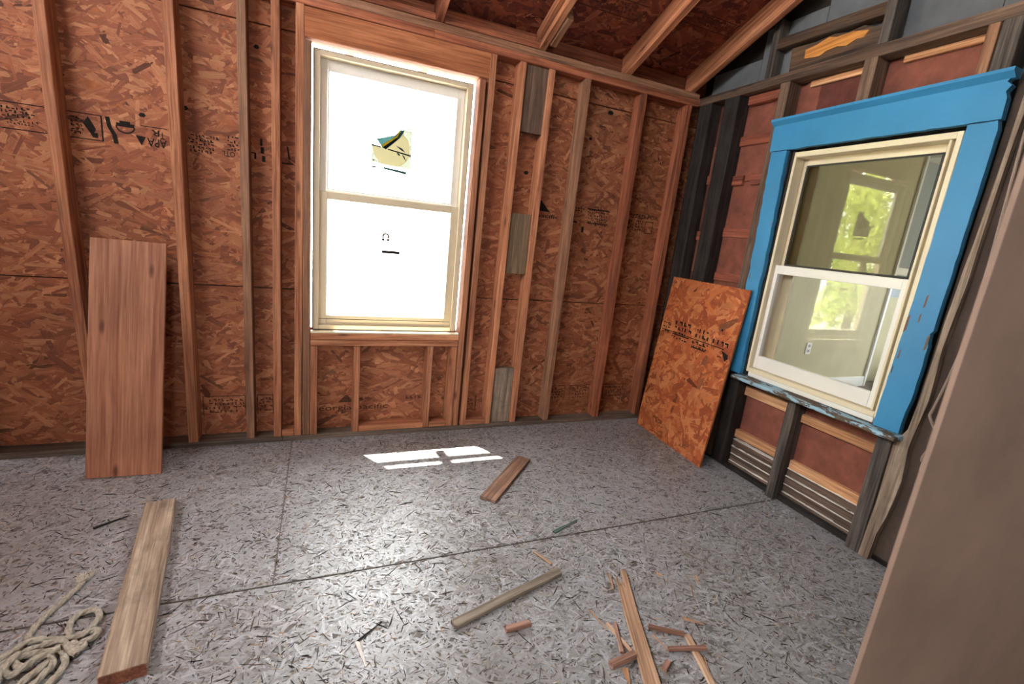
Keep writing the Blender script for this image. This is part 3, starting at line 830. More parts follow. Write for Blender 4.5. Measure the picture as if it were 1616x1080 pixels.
# weathered plank with a wavy edge beside the casing
Lr = [(-1.638, 1.845), (-1.638, 1.728), (-1.635, 1.571), (-1.632, 1.406), (-1.626, 1.286), (-1.624, 1.166), (-1.620, 1.087), (-1.621, 0.972), (-1.62, 0.861), (-1.619, 0.747), (-1.612, 0.63), (-1.578, 0.55), (-1.58, 0.44), (-1.582, 0.271), (-1.574, 0.004)]
Rr = [(-1.655, 1.845), (-1.652, 1.757), (-1.650, 1.583), (-1.649, 1.406), (-1.651, 1.249), (-1.648, 1.17), (-1.644, 1.091), (-1.640, 0.984), (-1.646, 0.869), (-1.650, 0.773), (-1.640, 0.65), (-1.634, 0.557), (-1.646, 0.407), (-1.642, 0.321), (-1.634, 0.232), (-1.618, 0.134), (-1.614, 0.004)]
Lr = [(-1.642, 2.18)] + Lr; Rr = [(-1.66, 2.18)] + Rr
plank = MB().prism([(-0.004, y, z) for y, z in Lr] + [(-0.004, y, z) for y, z in reversed(Rr)], (0.03, 0, 0)).build('weathered_plank', M['timber'], wall_right)
# small wood stub where the cable ends
lbox('wood_stub', (-0.004, 0.03), (-1.735, -1.69), (0.485, 0.52), 'y', M['timber'], wall_right, seg=1)
# gable framing, torn and rotten boards above the plate
lbox('gable_stud', (0.02, RX - 0.004), (-0.51, -0.468), (2.232, 2.53), 'z', M['old'], wall_right)
lbox('gable_stud', (0.0, RX - 0.004), (-1.115, -1.072), (2.232, 2.80), 'z', M['old'], wall_right)
lbox('gable_stud', (0.0, RX - 0.004), (-1.70, -1.66), (2.232, 3.0), 'z', M['old'], wall_right)
beam('gable_board', (0.05, -0.512, 2.405), (0.05, -1.071, 2.388), 0.055, 0.06, M['rotten'], wall_right, xdir=(0, 0, 1), rough=0.002)
rb = [(-0.60, 2.36), (-0.61, 2.233), (-0.827, 2.233), (-1.070, 2.233), (-1.068, 2.322), (-1.02, 2.33), (-0.97, 2.352), (-0.9, 2.345), (-0.83, 2.36), (-0.74, 2.352)]
grain(MB().prism([(0.035, y, z) for y, z in rb], (0.03, 0, 0)).build('rotten_board', M['rotten'], wall_right), (0, 1, 0))
rt = [(-0.693, 2.285), (-0.69, 2.326), (-0.75, 2.334), (-0.808, 2.351), (-0.85, 2.338), (-0.924, 2.339), (-1.001, 2.321), (-0.981, 2.297), (-0.95, 2.30), (-0.904, 2.283), (-0.86, 2.294), (-0.808, 2.290), (-0.775, 2.275)]
grain(MB().prism([(0.028, y, z) for y, z in rt], (0.008, 0, 0)).build('torn_wood', M['torn'], wall_right), (0, 1, -0.1))

# =================================================================== WINDOW 2 (right wall, blue casing)
w2 = empty('window_2', (0.0, -1.14, 0.57))
tag(w2, 'cream double-hung window in a chipped bright blue casing', 'window', kind='structure')


def ragged(pts, j=0.0025, step=0.035, keep=()):
    out = []
    n = len(pts)
    for i in range(n):
        a = pts[i]; b = pts[(i + 1) % n]
        L = math.hypot(b[0] - a[0], b[1] - a[1]); m = max(1, int(L / step))
        for k in range(m):
            t = k / m
            jj = j if k else 0
            out.append((a[0] + (b[0] - a[0]) * t + random.uniform(-jj, jj), a[1] + (b[1] - a[1]) * t + random.uniform(-jj, jj)))
    return out


def casing(name, pts, x0, x1, mat='blue', j=0.002):
    return MB().prism([(x0, y, z) for y, z in ragged(pts, j)], (x1 - x0, 0, 0)).build(name, M[mat], w2)


casing('casing_head', [(-0.655, 1.826), (-0.652, 1.955), (-1.600, 1.967), (-1.593, 1.955), (-1.609, 1.940), (-1.597, 1.922), (-1.606, 1.900), (-1.607, 1.863), (-1.609, 1.829)], -0.030, -0.001)
MB().prism([(-0.054, -0.645, 1.972), (-0.030, -0.645, 1.953), (-0.001, -0.645, 1.953), (-0.001, -0.645, 1.984), (-0.054, -0.645, 1.984)], (0, -0.968, 0.011)).build('casing_cap', M['blue'], w2)
casing('casing_side', [(-0.665, 1.823), (-0.681, 1.45), (-0.688, 1.17), (-0.690, 0.603), (-0.772, 0.603), (-0.772, 1.32), (-0.757, 1.823)], -0.028, -0.001, 'blue', 0.003)
casing('casing_side', [(-1.513, 1.825), (-1.600, 1.826), (-1.608, 1.794), (-1.607, 1.467), (-1.606, 1.05), (-1.597, 1.035), (-1.600, 1.0), (-1.604, 0.985), (-1.604, 0.757), (-1.597, 0.70), (-1.596, 0.603), (-1.495, 0.603), (-1.508, 1.156)], -0.028, -0.001, 'blue', 0.0015)
for (y, z, s) in ((-1.552, 1.16, 1.0), (-1.548, 1.09, 0.7), (-1.596, 1.0, 1.2), (-1.51, 1.06, 1.3), (-1.515, 0.93, 0.8), (-1.507, 0.86, 0.6), (-0.764, 1.45, 0.6), (-0.70, 1.16, 0.7)):
    stamp([('poly', [(y - 0.004 * s, z + 0.03 * s), (y + 0.003 * s, z + 0.02 * s), (y + 0.004 * s, z - 0.03 * s), (y - 0.003 * s, z - 0.02 * s)])], 'paint_chip', (-0.0287, 0, 0), (0, 1, 0), (0, 0, 1), (-1, 0, 0), M['oldbrown'], w2)
sill = MB().prism([(0.045, -0.744, 0.601), (-0.062, -0.744, 0.593), (-0.066, -0.744, 0.583), (-0.06, -0.744, 0.574), (0.045, -0.744, 0.574)], (0, -0.862, 0)).build('sill', M['peel'], w2, 0.003)
box('rotten_jamb', (0.002, -0.790, 0.602), (0.10, -0.7725, 1.818), M['blacked'], w2)
ring(MB(), (-1.497, -0.790), (0.628, 1.812), (0.020, 0.014, 0.024, 0.026), (-0.004, 0.11), 'x').build('frame', M['cream'], w2, 0.002)
box('sill_track', (0.0, -1.477, 0.602), (0.05, -0.804, 0.627), M['vinyl'], w2, 0.002)
box('track', (0.030, -1.4765, 0.652), (0.105, -1.463, 1.785), M['gasket'], w2)
box('jamb_stop', (0.004, -1.4625, 0.652), (0.03, -1.4525, 1.785), M['cream'], w2, 0.002)
box('jamb_liner', (0.052, -0.8055, 0.652), (0.105, -0.8045, 1.785), M['tan_vinyl'], w2)
up2 = ring(MB(), (-1.452, -0.806), (1.200, 1.786), (0.030, 0.020, 0.036, 0.034), (0.062, 0.088), 'x').build('sash', M['cream'], w2, 0.002)
ring(MB(), (-1.4218, -0.8262), (1.2362, 1.7518), (0.007, 0.010, 0.010, 0.008), (0.058, 0.0615), 'x').build('gasket', M['gasket'], up2)
lo2 = ring(MB(), (-1.452, -0.806), (0.655, 1.236), (0.026, 0.022, 0.072, 0.046), (0.022, 0.050), 'x').build('sash', M['vinyl'], w2, 0.002)
box('pane', (0.074, -1.424, 1.235), (0.078, -0.824, 1.754), M['screen'], up2)
box('pane', (0.036, -1.428, 0.725), (0.040, -0.826, 1.192), M['glass'], lo2)
box('screen_frame', (0.092, -0.87, 0.66), (0.104, -0.8105, 1.78), M['tan_vinyl'], w2)

# =================================================================== ROOF AND CEILING
SL, RZ, SZ = 0.41, 2.265, 2.392       # slope, rafter underside and sheathing underside at y = 0
RID = -2.6
YE = 0.424  # unseen eave edge, placed to trim the sun coming through the back window
def zr(y): return SZ - SL * y if y > RID else SZ - SL * RID + SL * (y - RID) * 1.0


mb = MB()
x0, x1 = XL - 0.1, RX + 0.03
mb.prism([(x0, YE, zr(YE) + 0.014), (x0, RID, zr(RID) + 0.014), (x0, YR - 0.1, zr(RID) - SL * (RID - YR + 0.1) + 0.014), (x0, YR - 0.1, zr(RID) - SL * (RID - YR + 0.1) + 0.03), (x0, RID, zr(RID) + 0.03), (x0, YE, zr(YE) + 0.02)], (x1 - x0, 0, 0))
mb.prism([(x0, 0.452, zr(0.452) + 0.002), (x0, 0.496, zr(0.496) + 0.002), (x0, 0.496, zr(0.496) + 0.014), (x0, 0.452, zr(0.452) + 0.014)], (x1 - x0, 0, 0))  # eave strip added out of view; the gap before it shapes thin sun bands
ceiling = mb.build('ceiling', M['gap'])
tag(ceiling, 'sloping red-brown strand board roof deck with open rafters', 'ceiling', kind='structure')
nrm = Vector((0, -SL, -1)).normalized()
Vd = Vector((0, -1, SL)).normalized()
cells = [(-0.56, RX), (-1.72, -0.564), (-2.90, -1.724), (XL, -2.904)]
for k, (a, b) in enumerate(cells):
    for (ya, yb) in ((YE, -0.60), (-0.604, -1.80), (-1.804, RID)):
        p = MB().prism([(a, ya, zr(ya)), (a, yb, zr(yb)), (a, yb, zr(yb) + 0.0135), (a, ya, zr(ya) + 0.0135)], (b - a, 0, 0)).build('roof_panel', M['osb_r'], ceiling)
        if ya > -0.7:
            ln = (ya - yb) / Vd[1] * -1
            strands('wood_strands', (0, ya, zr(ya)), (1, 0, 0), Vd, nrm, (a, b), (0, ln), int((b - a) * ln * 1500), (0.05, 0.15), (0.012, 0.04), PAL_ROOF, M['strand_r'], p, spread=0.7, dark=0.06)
rafx = [(-0.080, -0.040), (-0.580, -0.540), (-1.160, -1.122), (-1.742, -1.704), (-2.150, -2.112), (-2.87, -2.83), (-3.45, -3.41), (-4.03, -3.99)]
dz = SZ - RZ
for i, (a, b) in enumerate(rafx):
    ang = math.atan(SL); dep = (dz - 0.002) * math.cos(ang)
    yb = 0.54 if i == 4 else 0.485  # one tail made longer outside, added to split the sun patch in two
    beam('rafter', ((a + b) / 2, yb, (SZ + RZ) / 2 - 0.001 - SL * yb), ((a + b) / 2, RID, (SZ + RZ) / 2 - 0.001 - SL * RID), b - a, dep, M['stud' if i < 3 else 'plate'], ceiling, xdir=(1, 0, 0), rough=0.0005)
    beam('rafter', ((a + b) / 2, RID - 0.003, (SZ + RZ) / 2 - 0.001 - SL * RID), ((a + b) / 2, YR, (SZ + RZ) / 2 - 0.001 - SL * RID - SL * (RID - YR)), b - a, dep, M['plate'], ceiling, xdir=(1, 0, 0))
# sister piece and nailer beside the third rafter
beam('sister_piece', (-1.098, -0.02, 2.315), (-1.098, -0.20, 2.389), 0.036, 0.085, M['stud_grey'], ceiling, xdir=(1, 0, 0))
beam('nailer', (-1.176, -0.01, 2.322), (-1.176, -0.7, 2.605), 0.028, 0.04, M['stud'], ceiling, xdir=(1, 0, 0))
edges = [XL] + [v for ab in sorted(rafx) for v in ab] + [RX]
for a, b in zip(edges[0::2], edges[1::2]):
    if b - a > 0.05:
        lbox('eave_block', (a + 0.002, b - 0.002), (0.062, 0.088), (2.261, 2.352), 'x', M['plate'], ceiling, seg=1)
for a, b in ((-2.11, -1.745), (-1.70, -1.163), (-2.827, -2.153)):
    lbox('nailing_strip', (a, b), (0.002, 0.05), (2.262, 2.294), 'x', M['plate'], ceiling, seg=1)
# stencilled marks on the roof deck
def rstamp(pieces, panel_xy):
    stamp(pieces, 'printed_stamp', (0, -0.0, SZ), (1, 0, 0), Vd, nrm, M['ink2'], ceiling)


org = Vector((0, 0, SZ)) + nrm * 0.0024
stamp([('poly', [(-1.04, 0.176), (-0.685, 0.178), (-0.685, 0.186), (-1.04, 0.184)]), ('poly', [(-0.685, 0.178), (-0.655, 0.255), (-0.665, 0.255), (-0.695, 0.184)]), ('poly', [(-1.0, 0.285), (-0.66, 0.285), (-0.66, 0.277), (-1.0, 0.277)])] + scribble(-0.86, 0.20, -0.70, 0.268, 3, 31) + scribble(-1.02, 0.21, -0.92, 0.27, 2, 32), 'printed_stamp', org, (1, 0, 0), Vd, nrm, M['ink2'], ceiling, 'faded stencilled print on the roof deck')
stamp(outline(-0.46, 0.268, -0.115, 0.355, 0.005) + scribble(-0.36, 0.285, -0.14, 0.345, 3, 33) + [('box', -0.105, 0.262, -0.098, 0.35)], 'printed_stamp', org, (1, 0, 0), Vd, nrm, M['ink2'], ceiling, 'faded boxed stencil beside the gable wall')

# =================================================================== OTHER WALLS OF THE PLACE
wl = box('wall_left', (XL - 0.1, YR, 0.0), (XL - 0.005, -0.001, 2.39), M['ply'])
tag(wl, 'bare board wall at the end of the room', 'wall', kind='structure')
# partition at whose end the photograph was taken
wf = box('wall_front', (-1.568, -2.356, 0.0), (0.03, -2.35, 2.9), M['panel'])
tag(wf, 'plain brown panelled partition end close to the viewer', 'wall', kind='structure')
for x in (-1.15, -0.75, -0.35, -0.05):
    lbox('stud', (x, x + 0.038), (-2.349, -2.26), (0.0, 2.18), 'z', M['stud_grey'], wf, seg=1)
OP = (-2.9, -2.2, 1.0, 1.9)  # unseen opening, added behind the camera to bring in fill light
mb = MB()
for (a, b, c, d) in ((XL - 0.1, OP[0], 0, 2.4), (OP[1], 0.1, 0, 2.4), (OP[0], OP[1], 0, OP[2]), (OP[0], OP[1], OP[3], 2.4)):
    mb.box((a, YR - 0.1, c), (b, YR, d))
wr_ = mb.build('wall_rear', M['ply'])
tag(wr_, 'bare wall behind the viewer with an opening added for fill light', 'wall', kind='structure')

# =================================================================== NEXT ROOM (seen through window 2)
NY = 0.47
NX1 = 3.37
mb = MB()
mb.box((0.125, NY, 0), (NX1, NY + 0.16, 2.459))
nw = mb.build('wall_next_room', M['nbrwall'])
tag(nw, 'olive plastered wall of the next room seen through the glass', 'wall', kind='structure')
nf = box('floor_next_room', (0.125, -4.0, -0.14), (6.6, 0.70, 0.0), M['nbrfloor']); tag(nf, 'dusty grey floor of the next room', 'floor', kind='structure')
nc = box('ceiling_next_room', (0.125, -4.0, 2.46), (6.6, 0.70, 2.5), M['nbrtrim']); tag(nc, 'pale ceiling of the next room', 'ceiling', kind='structure')
for k in range(6):
    box('ceiling_board', (3.5 + 0.3 * k, -3.9, 2.445), (3.78 + 0.3 * k, 0.59, 2.459), M['nbrtrim'], nc)
nb = MB().box((3.372, 0.60, 0), (6.6, 0.70, 2.459)).build('wall_next_room_end', M['nbrgrey'])
tag(nb, 'pale grey end wall beyond the next room', 'wall', kind='structure')
box('band', (3.41, 0.58, 1.25), (6.5, 0.599, 1.33), M['nbrtrim'], nb)
box('lower_board', (3.41, 0.585, 0.0), (6.5, 0.599, 1.0), M['nbrwall'], nb)
tr = box('trim_1', (NX1 + 0.001, NY - 0.02, 0.0), (NX1 + 0.03, NY + 0.129, 2.459), M['nbrtrim']); tag(tr, 'white corner trim at the end of the olive wall', 'trim', kind='structure')
bb = box('baseboard_next_room', (0.2, NY - 0.016, 0.0), (NX1 - 0.001, NY - 0.001, 0.11), M['nbrtrim'], None, 0.003); tag(bb, 'white baseboard under the olive wall', 'baseboard', kind='structure')
nr = MB()
NO = (-3.2, -0.6, 0.5, 2.2)  # unseen opening, added to light the next room from the sky
for (a, b, c, d) in ((-4.0, NO[0], 0, 2.459), (NO[1], 0.70, 0, 2.459), (NO[0], NO[1], 0, NO[2]), (NO[0], NO[1], NO[3], 2.459)):
    nr.box((6.6, a, c), (6.7, b, d))
nr.box((0.125, -4.1, 0), (6.7, -4.0, 2.459))
nro = nr.build('wall_next_room_far', M['nbrgrey']); tag(nro, 'pale far wall of the next room with an opening added for daylight', 'wall', kind='structure')
# outlet
ox, oz = 2.34, 0.43
ol = empty('wall_outlet', (ox, NY, oz)); tag(ol, 'white duplex wall outlet low on the olive wall, seen through the lower pane', 'outlet')
box('cover_plate', (ox - 0.037, NY - 0.007, oz - 0.06), (ox + 0.037, NY - 0.0005, oz + 0.06), M['vinyl'], ol, 0.002)
for k in (-1, 1):
    rc = box('receptacle', (ox - 0.017, NY - 0.009, oz + k * 0.026 - 0.014), (ox + 0.017, NY - 0.0072, oz + k * 0.026 + 0.014), M['nbrgrey'], ol)
    for s in (-0.007, 0.005):
        box('slot', (ox + s, NY - 0.0096, oz + k * 0.026 - 0.002), (ox + s + 0.002, NY - 0.0091, oz + k * 0.026 + 0.008), M['gasket'], rc)
# rubble at the end of the next room
junk = [('wood_offcut', (3.85, 0.10, 0.0), (0.55, 0.22, 0.16), 'blacked', 'dark timber offcut lying on the floor beyond the white corner trim', 0.4),
        ('cardboard_box', (4.32, 0.38, 0.0), (0.34, 0.36, 0.42), 'oldbrown', 'brown box standing in the rubble beyond the white corner trim', 0.2),
        ('plaster_chunk', (3.56, 0.36, 0.0), (0.22, 0.12, 0.05), 'plaster', 'pale broken slab lying beside the white corner trim', 0.9)]
for nm, p, s, m, lab, rz in junk:
    hx, hy, hz = s[0] / 2, s[1] / 2, s[2]
    pts = [(-hx, -hy, 0), (hx * 0.9, -hy, 0), (hx, hy * 0.8, 0), (-hx * 0.7, hy, 0)]
    me_ = MB().prism(pts, (0.0, 0.0, hz))
    o = me_.build(nm, M[m], None, 0.006); o.location = p; o.rotation_euler = (0, 0, rz)
    tag(o, lab, {'wood_offcut': 'wood', 'cardboard_box': 'box', 'plaster_chunk': 'plaster'}[nm])
leanp = beam('leaning_offcut', (4.75, 0.30, 0.0), (4.82, 0.56, 0.85), 0.09, 0.03, M['oldbrown'], None); tag(leanp, 'brown plank leaning on the wall beyond the white corner trim', 'plank')

# =================================================================== OUTSIDE
gr = box('ground', (-40, 0.7, -0.45), (60, 60, -0.35), M['gravel']); tag(gr, 'pale sunlit gravel outside', 'ground', kind='structure')


def tree(x, y, h, r, seed, label, n=9000, dens=(46, 92, 24), base=0.25, bole=0.7):
    R = np.random.default_rng(seed)
    t = empty('tree', (x, y, -0.35)); tag(t, label, 'tree', 'trees outside the house')
    tr_ = beam('trunk', (x, y, -0.36), (x + 0.1 * bole, y, h * bole), 0.14, 0.14, M['bark'], t, taper=0.4, rough=0.01, seg=6)
    nc_ = 26
    cc = np.stack([R.normal(0, 0.5, nc_) * r, R.normal(0, 0.5, nc_) * r, R.uniform(base, 1.0, nc_) * h], 1)
    k = R.integers(0, nc_, n)
    d = R.normal(0, 1, (n, 3)); d /= np.linalg.norm(d, axis=1)[:, None]
    p = cc[k] + d * (R.random(n) ** 0.4 * 0.34 * r)[:, None] + np.array([x, y, -0.2])
    a = R.normal(0, 1, (n, 3)); a /= np.linalg.norm(a, axis=1)[:, None]
    b = np.cross(a, R.normal(0, 1, (n, 3))); b /= np.linalg.norm(b, axis=1)[:, None]
    L = R.uniform(0.05, 0.10, n)[:, None]; W = L * 0.45
    v = np.stack([p - a * L, p + b * W, p + a * L, p - b * W], 1).reshape(-1, 3)
    me = bpy.data.meshes.new('foliage')
    me.vertices.add(n * 4); me.vertices.foreach_set('co', v.reshape(-1))
    me.loops.add(n * 4); me.loops.foreach_set('vertex_index', np.arange(n * 4))
    me.polygons.add(n); me.polygons.foreach_set('loop_start', np.arange(n) * 4); me.polygons.foreach_set('loop_total', np.full(n, 4))
    c0 = np.array(lin(*dens)); c = np.repeat((c0[None, :] * np.concatenate([R.uniform(0.5, 1.6, (n, 1)) * np.ones((1, 3)), np.ones((n, 1))], 1))[:, None, :], 4, 1)
    at = me.color_attributes.new('Col', 'FLOAT_COLOR', 'POINT'); at.data.foreach_set('color', c.reshape(-1))
    me.update()
    f = link('foliage', me, M['leaf'], t); tag(f, kind='stuff')
    return t


tree(-9.7, 4.7, 3.4, 1.2, 3, 'leafy green tree mirrored in the blue-framed window glass', dens=(196, 206, 112), base=0.0, n=4200)
tree(-15.0, 8.9, 5.0, 1.5, 4, 'tall pale green tree standing behind the mirrored leafy one', dens=(206, 216, 146), base=0.0, n=5000)
tree(-11.9, 6.5, 3.4, 0.8, 5, 'round green tree between the two others in the mirrored view', dens=(170, 186, 96), base=0.0, n=3000)

# =================================================================== THINGS IN THE ROOM
# wide planed board leaning on the back wall
a = Vector((-3.089, -0.253, 0.0)); b = Vector((-3.071, -0.020, 1.045))
o = beam('wide_board', a + Vector((0, 0, 0.003)), b, 0.278, 0.019, M['board'], None, xdir=(1, 0, 0), chamfer=0.002)
tag(o, 'wide planed pine board leaning upright against the studs', 'board')

# loose strand board sheet leaning under the blue window
osb = empty('strand_board_sheet', (-0.13, -0.41, 0.0))
tag(osb, 'orange strand board sheet leaning on the wall beside the blue window', 'board')
p00 = Vector((-0.118, -0.078, 0.0)); p10 = Vector((-0.150, -0.742, 0.0)); p01 = Vector((-0.020, -0.086, 1.085)); p11 = Vector((-0.048, -0.750, 1.083))
U = (p10 - p00); lu = U.length; U.normalize()
V = (p01 - p00); V = (V - U * V.dot(U)); V.normalize(); lv = 1.087
Nn = U.cross(V)
if Nn.x > 0: Nn = -Nn
sh = MB().prism([p00, p00 + U * lu, p00 + U * lu + V * lv, p00 + V * lv], -Nn * 0.011).build('sheet', M['osb'], osb)
strands('wood_strands', p00, U, V, Nn, (0, lu), (0, lv), 2000, (0.05, 0.16), (0.012, 0.05), PAL_LEAN, M['strand_lean'], osb, spread=0.9, main=0.3, dark=0.03)
os_ = p00 + Nn * 0.0024
stamp(scribble(0.02, 0.70, 0.10, 0.78, 3, 41) + scribble(0.13, 0.74, 0.29, 0.81, 2, 42) + scribble(0.13, 0.68, 0.29, 0.735, 2, 43) + [('box', 0.02, 0.722, 0.60, 0.727), ('box', 0.13, 0.71, 0.28, 0.718)]
      + scribble(0.34, 0.735, 0.46, 0.80, 2, 44) + scribble(0.33, 0.665, 0.47, 0.72, 2, 45) + [('box', 0.34, 0.67, 0.46, 0.678)] + scribble(0.48, 0.735, 0.64, 0.77, 1, 46)
      + [('poly', [(0.585, 0.715), (0.64, 0.70), (0.645, 0.675), (0.625, 0.66)])] + [('poly', [(0.548 + 0.008 * math.cos(q), 0.83 + 0.008 * math.sin(q)) for q in range(6)])],
      'printed_stamp', os_, U, V, Nn, M['ink'], osb, 'black printed grade stamp across the sheet')

# heavy timber lying on the floor
tm = empty('timber_plank', (-2.80, -0.98, 0.0)); tag(tm, 'thick weathered timber plank lying beside the coiled rope', 'plank')
ta = Vector((-2.870, -0.570, 0.0225)); tb = Vector((-2.741, -1.398, 0.0225))
beam('plank', ta, tb, 0.1035, 0.041, M['timber'], tm, xdir=(1, 0, 0), chamfer=0.004, rough=0.0012, seg=8)
dd = (tb - ta).normalized()
beam('sawn_end', tb + dd * 0.0002, tb + dd * 0.002, 0.098, 0.036, M['timber_end'], tm, xdir=(1, 0, 0), seg=1)


def stick(name, p, q, w, t, mat, label, cat='wood scrap', z=0.0, zq=None, group=None, **k):
    zq = z if zq is None else zq
    o = beam(name, (p[0], p[1], z + t / 2 + 0.0026), (q[0], q[1], zq + t / 2 + 0.0026), w, t, M[mat], None, xdir=(q[1] - p[1], -(q[0] - p[0]), 0), **k)
    return tag(o, label, cat, group or 'wood scraps on the floor')


stick('short_plank', (-1.526, -0.806), (-1.186, -0.450), 0.082, 0.014, 'scrap', 'short two-tone plank lying near the sunlit patches', 'plank', chamfer=0.002)
stick('square_stick', (-1.864, -1.462), (-1.414, -1.332), 0.034, 0.016, 'stickgrey', 'long grey square stick lying in the middle of the floor', rough=0.001, ends=0.004, seg=5)
stick('wood_stub', (-1.708, -1.525), (-1.620, -1.524), 0.021, 0.014, 'stickred', 'short pale stub just below the grey square stick', ends=0.005)
stick('thin_stub', (-1.458, -1.199), (-1.421, -1.284), 0.012, 0.008, 'sticktan', 'thin stub above the end of the grey square stick')
# long lath with a split end
sp = [(-1.166, -1.386), (-1.150, -1.398), (-1.240, -1.60), (-1.330, -1.824), (-1.352, -1.880), (-1.402, -1.870), (-1.378, -1.810), (-1.300, -1.62), (-1.211, -1.422), (-1.206, -1.424), (-1.222, -1.462), (-1.212, -1.458), (-1.200, -1.436), (-1.208, -1.48)]
o = MB().prism([(x, y, 0.0026) for x, y in sp], (0, 0, 0.010)).build('split_lath', M['sticktan'], None, 0.001); grain(o, (0.39, 0.92, 0)); tag(o, 'long flat tan lath with a split far end', 'wood scrap', 'wood scraps on the floor')
ST = [('splinter', (-1.222, -1.386), (-1.250, -1.462), 0.013, 0.006, 'sticktan', 'small pale splinter beside the split end of the lath'),
      ('splinter', (-1.390, -1.526), (-1.380, -1.615), 0.009, 0.004, 'sticktan', 'slim pale sliver pointing at the split stick pair'),
      ('lath_piece', (-1.365, -1.592), (-1.349, -1.711), 0.012, 0.006, 'sticktan', 'tan stick crossing under the reddish one beside the lath'),
      ('lath_piece', (-1.338, -1.600), (-1.382, -1.706), 0.014, 0.009, 'stickred', 'reddish broken stick just beside the long tan lath'),
      ('wood_block', (-1.446, -1.737), (-1.350, -1.727), 0.022, 0.018, 'stickred', 'chunky brown block next to the long tan lath'),
      ('splinter', (-1.405, -1.755), (-1.425, -1.805), 0.020, 0.005, 'stickorange', 'orange chip below the chunky brown block'),
      ('lath_piece', (-1.234, -1.648), (-1.134, -1.708), 0.014, 0.014, 'stickred', 'thick red-brown stick at the top of the scrap frame'),
      ('splinter', (-1.238, -1.676), (-1.228, -1.738), 0.006, 0.005, 'stickorange', 'thin orange sliver joining two red-brown sticks'),
      ('lath_piece', (-1.124, -1.712), (-1.196, -1.935), 0.024, 0.007, 'sticktan', 'tan lath crossing under the lower red-brown stick'),
      ('splinter', (-1.130, -1.796), (-1.163, -1.858), 0.006, 0.004, 'sticktan', 'pale sliver alongside the tan crossing lath'),
      ('wood_stub', (-1.291, -1.796), (-1.259, -1.778), 0.017, 0.014, 'stickred', 'tiny round-looking stub between the two tan laths'),
      ('splinter', (-1.082, -1.647), (-1.030, -1.690), 0.014, 0.003, 'stickorange', 'flat tan splinter above the scrap frame'),
      ('splinter', (-0.878, -1.491), (-0.899, -1.527), 0.011, 0.005, 'stickorange', 'orange chip lying farthest toward the blue window'),
      ('splinter', (-0.935, -1.525), (-0.978, -1.588), 0.006, 0.003, 'sticktan', 'thin pale sliver below the orange chip'),
      ('splinter', (-1.028, -1.434), (-1.015, -1.457), 0.012, 0.003, 'stickorange', 'little orange flake beyond the split lath'),
      ('shard', (-1.318, -1.102), (-1.167, -1.044), 0.018, 0.006, 'green', 'grey-green pointed shard near the floor seam'),
      ('splinter', (-0.818, -1.363), (-0.775, -1.443), 0.007, 0.004, 'stickgrey', 'thin grey stick on the bare floor below the leaning sheet'),
      ('splinter', (-2.160, -1.438), (-2.140, -1.529), 0.013, 0.003, 'plaster', 'white sliver lying on the open floor beside a black twig'),
      ('twig', (-2.158, -1.436), (-2.080, -1.385), 0.006, 0.005, 'gap', 'black twig touching the white sliver'),
      ('twig', (-3.06, -0.66), (-2.975, -0.60), 0.012, 0.006, 'gap', 'dark twig near the far end of the timber plank')]
for s in ST:
    kw = {}
    if s[0] in ('splinter', 'shard', 'twig'): kw = dict(taper=0.35)
    stick(*s[:7], rough=0.0008, **kw)
stick('lath_piece', (-1.227, -1.739), (-1.108, -1.777), 0.015, 0.012, 'stickred', 'red-brown stick resting across the tan crossing lath', z=0.0, zq=0.008, rough=0.0008)

# ---- rope
def catmull(P, m=9):
    P = [Vector(p) for p in P]; P = [P[0] * 2 - P[1]] + P + [P[-1] * 2 - P[-2]]
    out = []
    for i in range(1, len(P) - 2):
        for k in range(m):
            t = k / m
            out.append(0.5 * ((2 * P[i]) + (-P[i - 1] + P[i + 1]) * t + (2 * P[i - 1] - 5 * P[i] + 4 * P[i + 1] - P[i + 2]) * t * t + (-P[i - 1] + 3 * P[i] - 3 * P[i + 1] + P[i + 2]) * t ** 3))
    out.append(P[-2]); return out


def resample(pts, d):
    out = [pts[0]]; acc = 0
    for a, b in zip(pts, pts[1:]):
        L = (b - a).length
        while L > 1e-7 and acc + L >= d:
            t = (d - acc) / L
            a = a + (b - a) * t; out.append(a); L = (b - a).length; acc = 0
        acc += L
    return out


def sweep_rope(name, chains, rad, mat, parent, lobes=3, pitch=0.034, ns=12):
    v = []; f = []
    for ch in chains:
        pts = resample(catmull(ch), 0.0035)
        s = 0
        for i, p in enumerate(pts):
            tdir = (pts[min(i + 1, len(pts) - 1)] - pts[max(i - 1, 0)]).normalized()
            up_ = Vector((0, 0, 1)); sx = tdir.cross(up_)
            if sx.length < 1e-4: sx = Vector((1, 0, 0))
            sx.normalize(); sy = sx.cross(tdir)
            b0 = len(v)
            ph = 2 * math.pi * s / pitch
            for k in range(ns):
                a = 2 * math.pi * k / ns
                rad_ = rad * (0.70 + 0.42 * abs(math.cos(lobes / 2 * (a - ph / lobes)))) if lobes else rad
                v.append(tuple(p + sx * (rad_ * math.cos(a)) + sy * (rad_ * math.sin(a))))
            if i:
                for k in range(ns):
                    j = (k + 1) % ns
                    f.append((b0 - ns + k, b0 - ns + j, b0 + j, b0 + k))
            s += 0.0035
        f.append(tuple(range(len(v) - ns, len(v))))
    me = mesh_from(name, v, f)
    return link(name, me, mat, parent)


def H(pts, z, z2=None):
    n = len(pts)
    return [(x, y, z + ((z2 - z) * i / (n - 1) if z2 is not None else 0)) for i, (x, y) in enumerate(pts)]


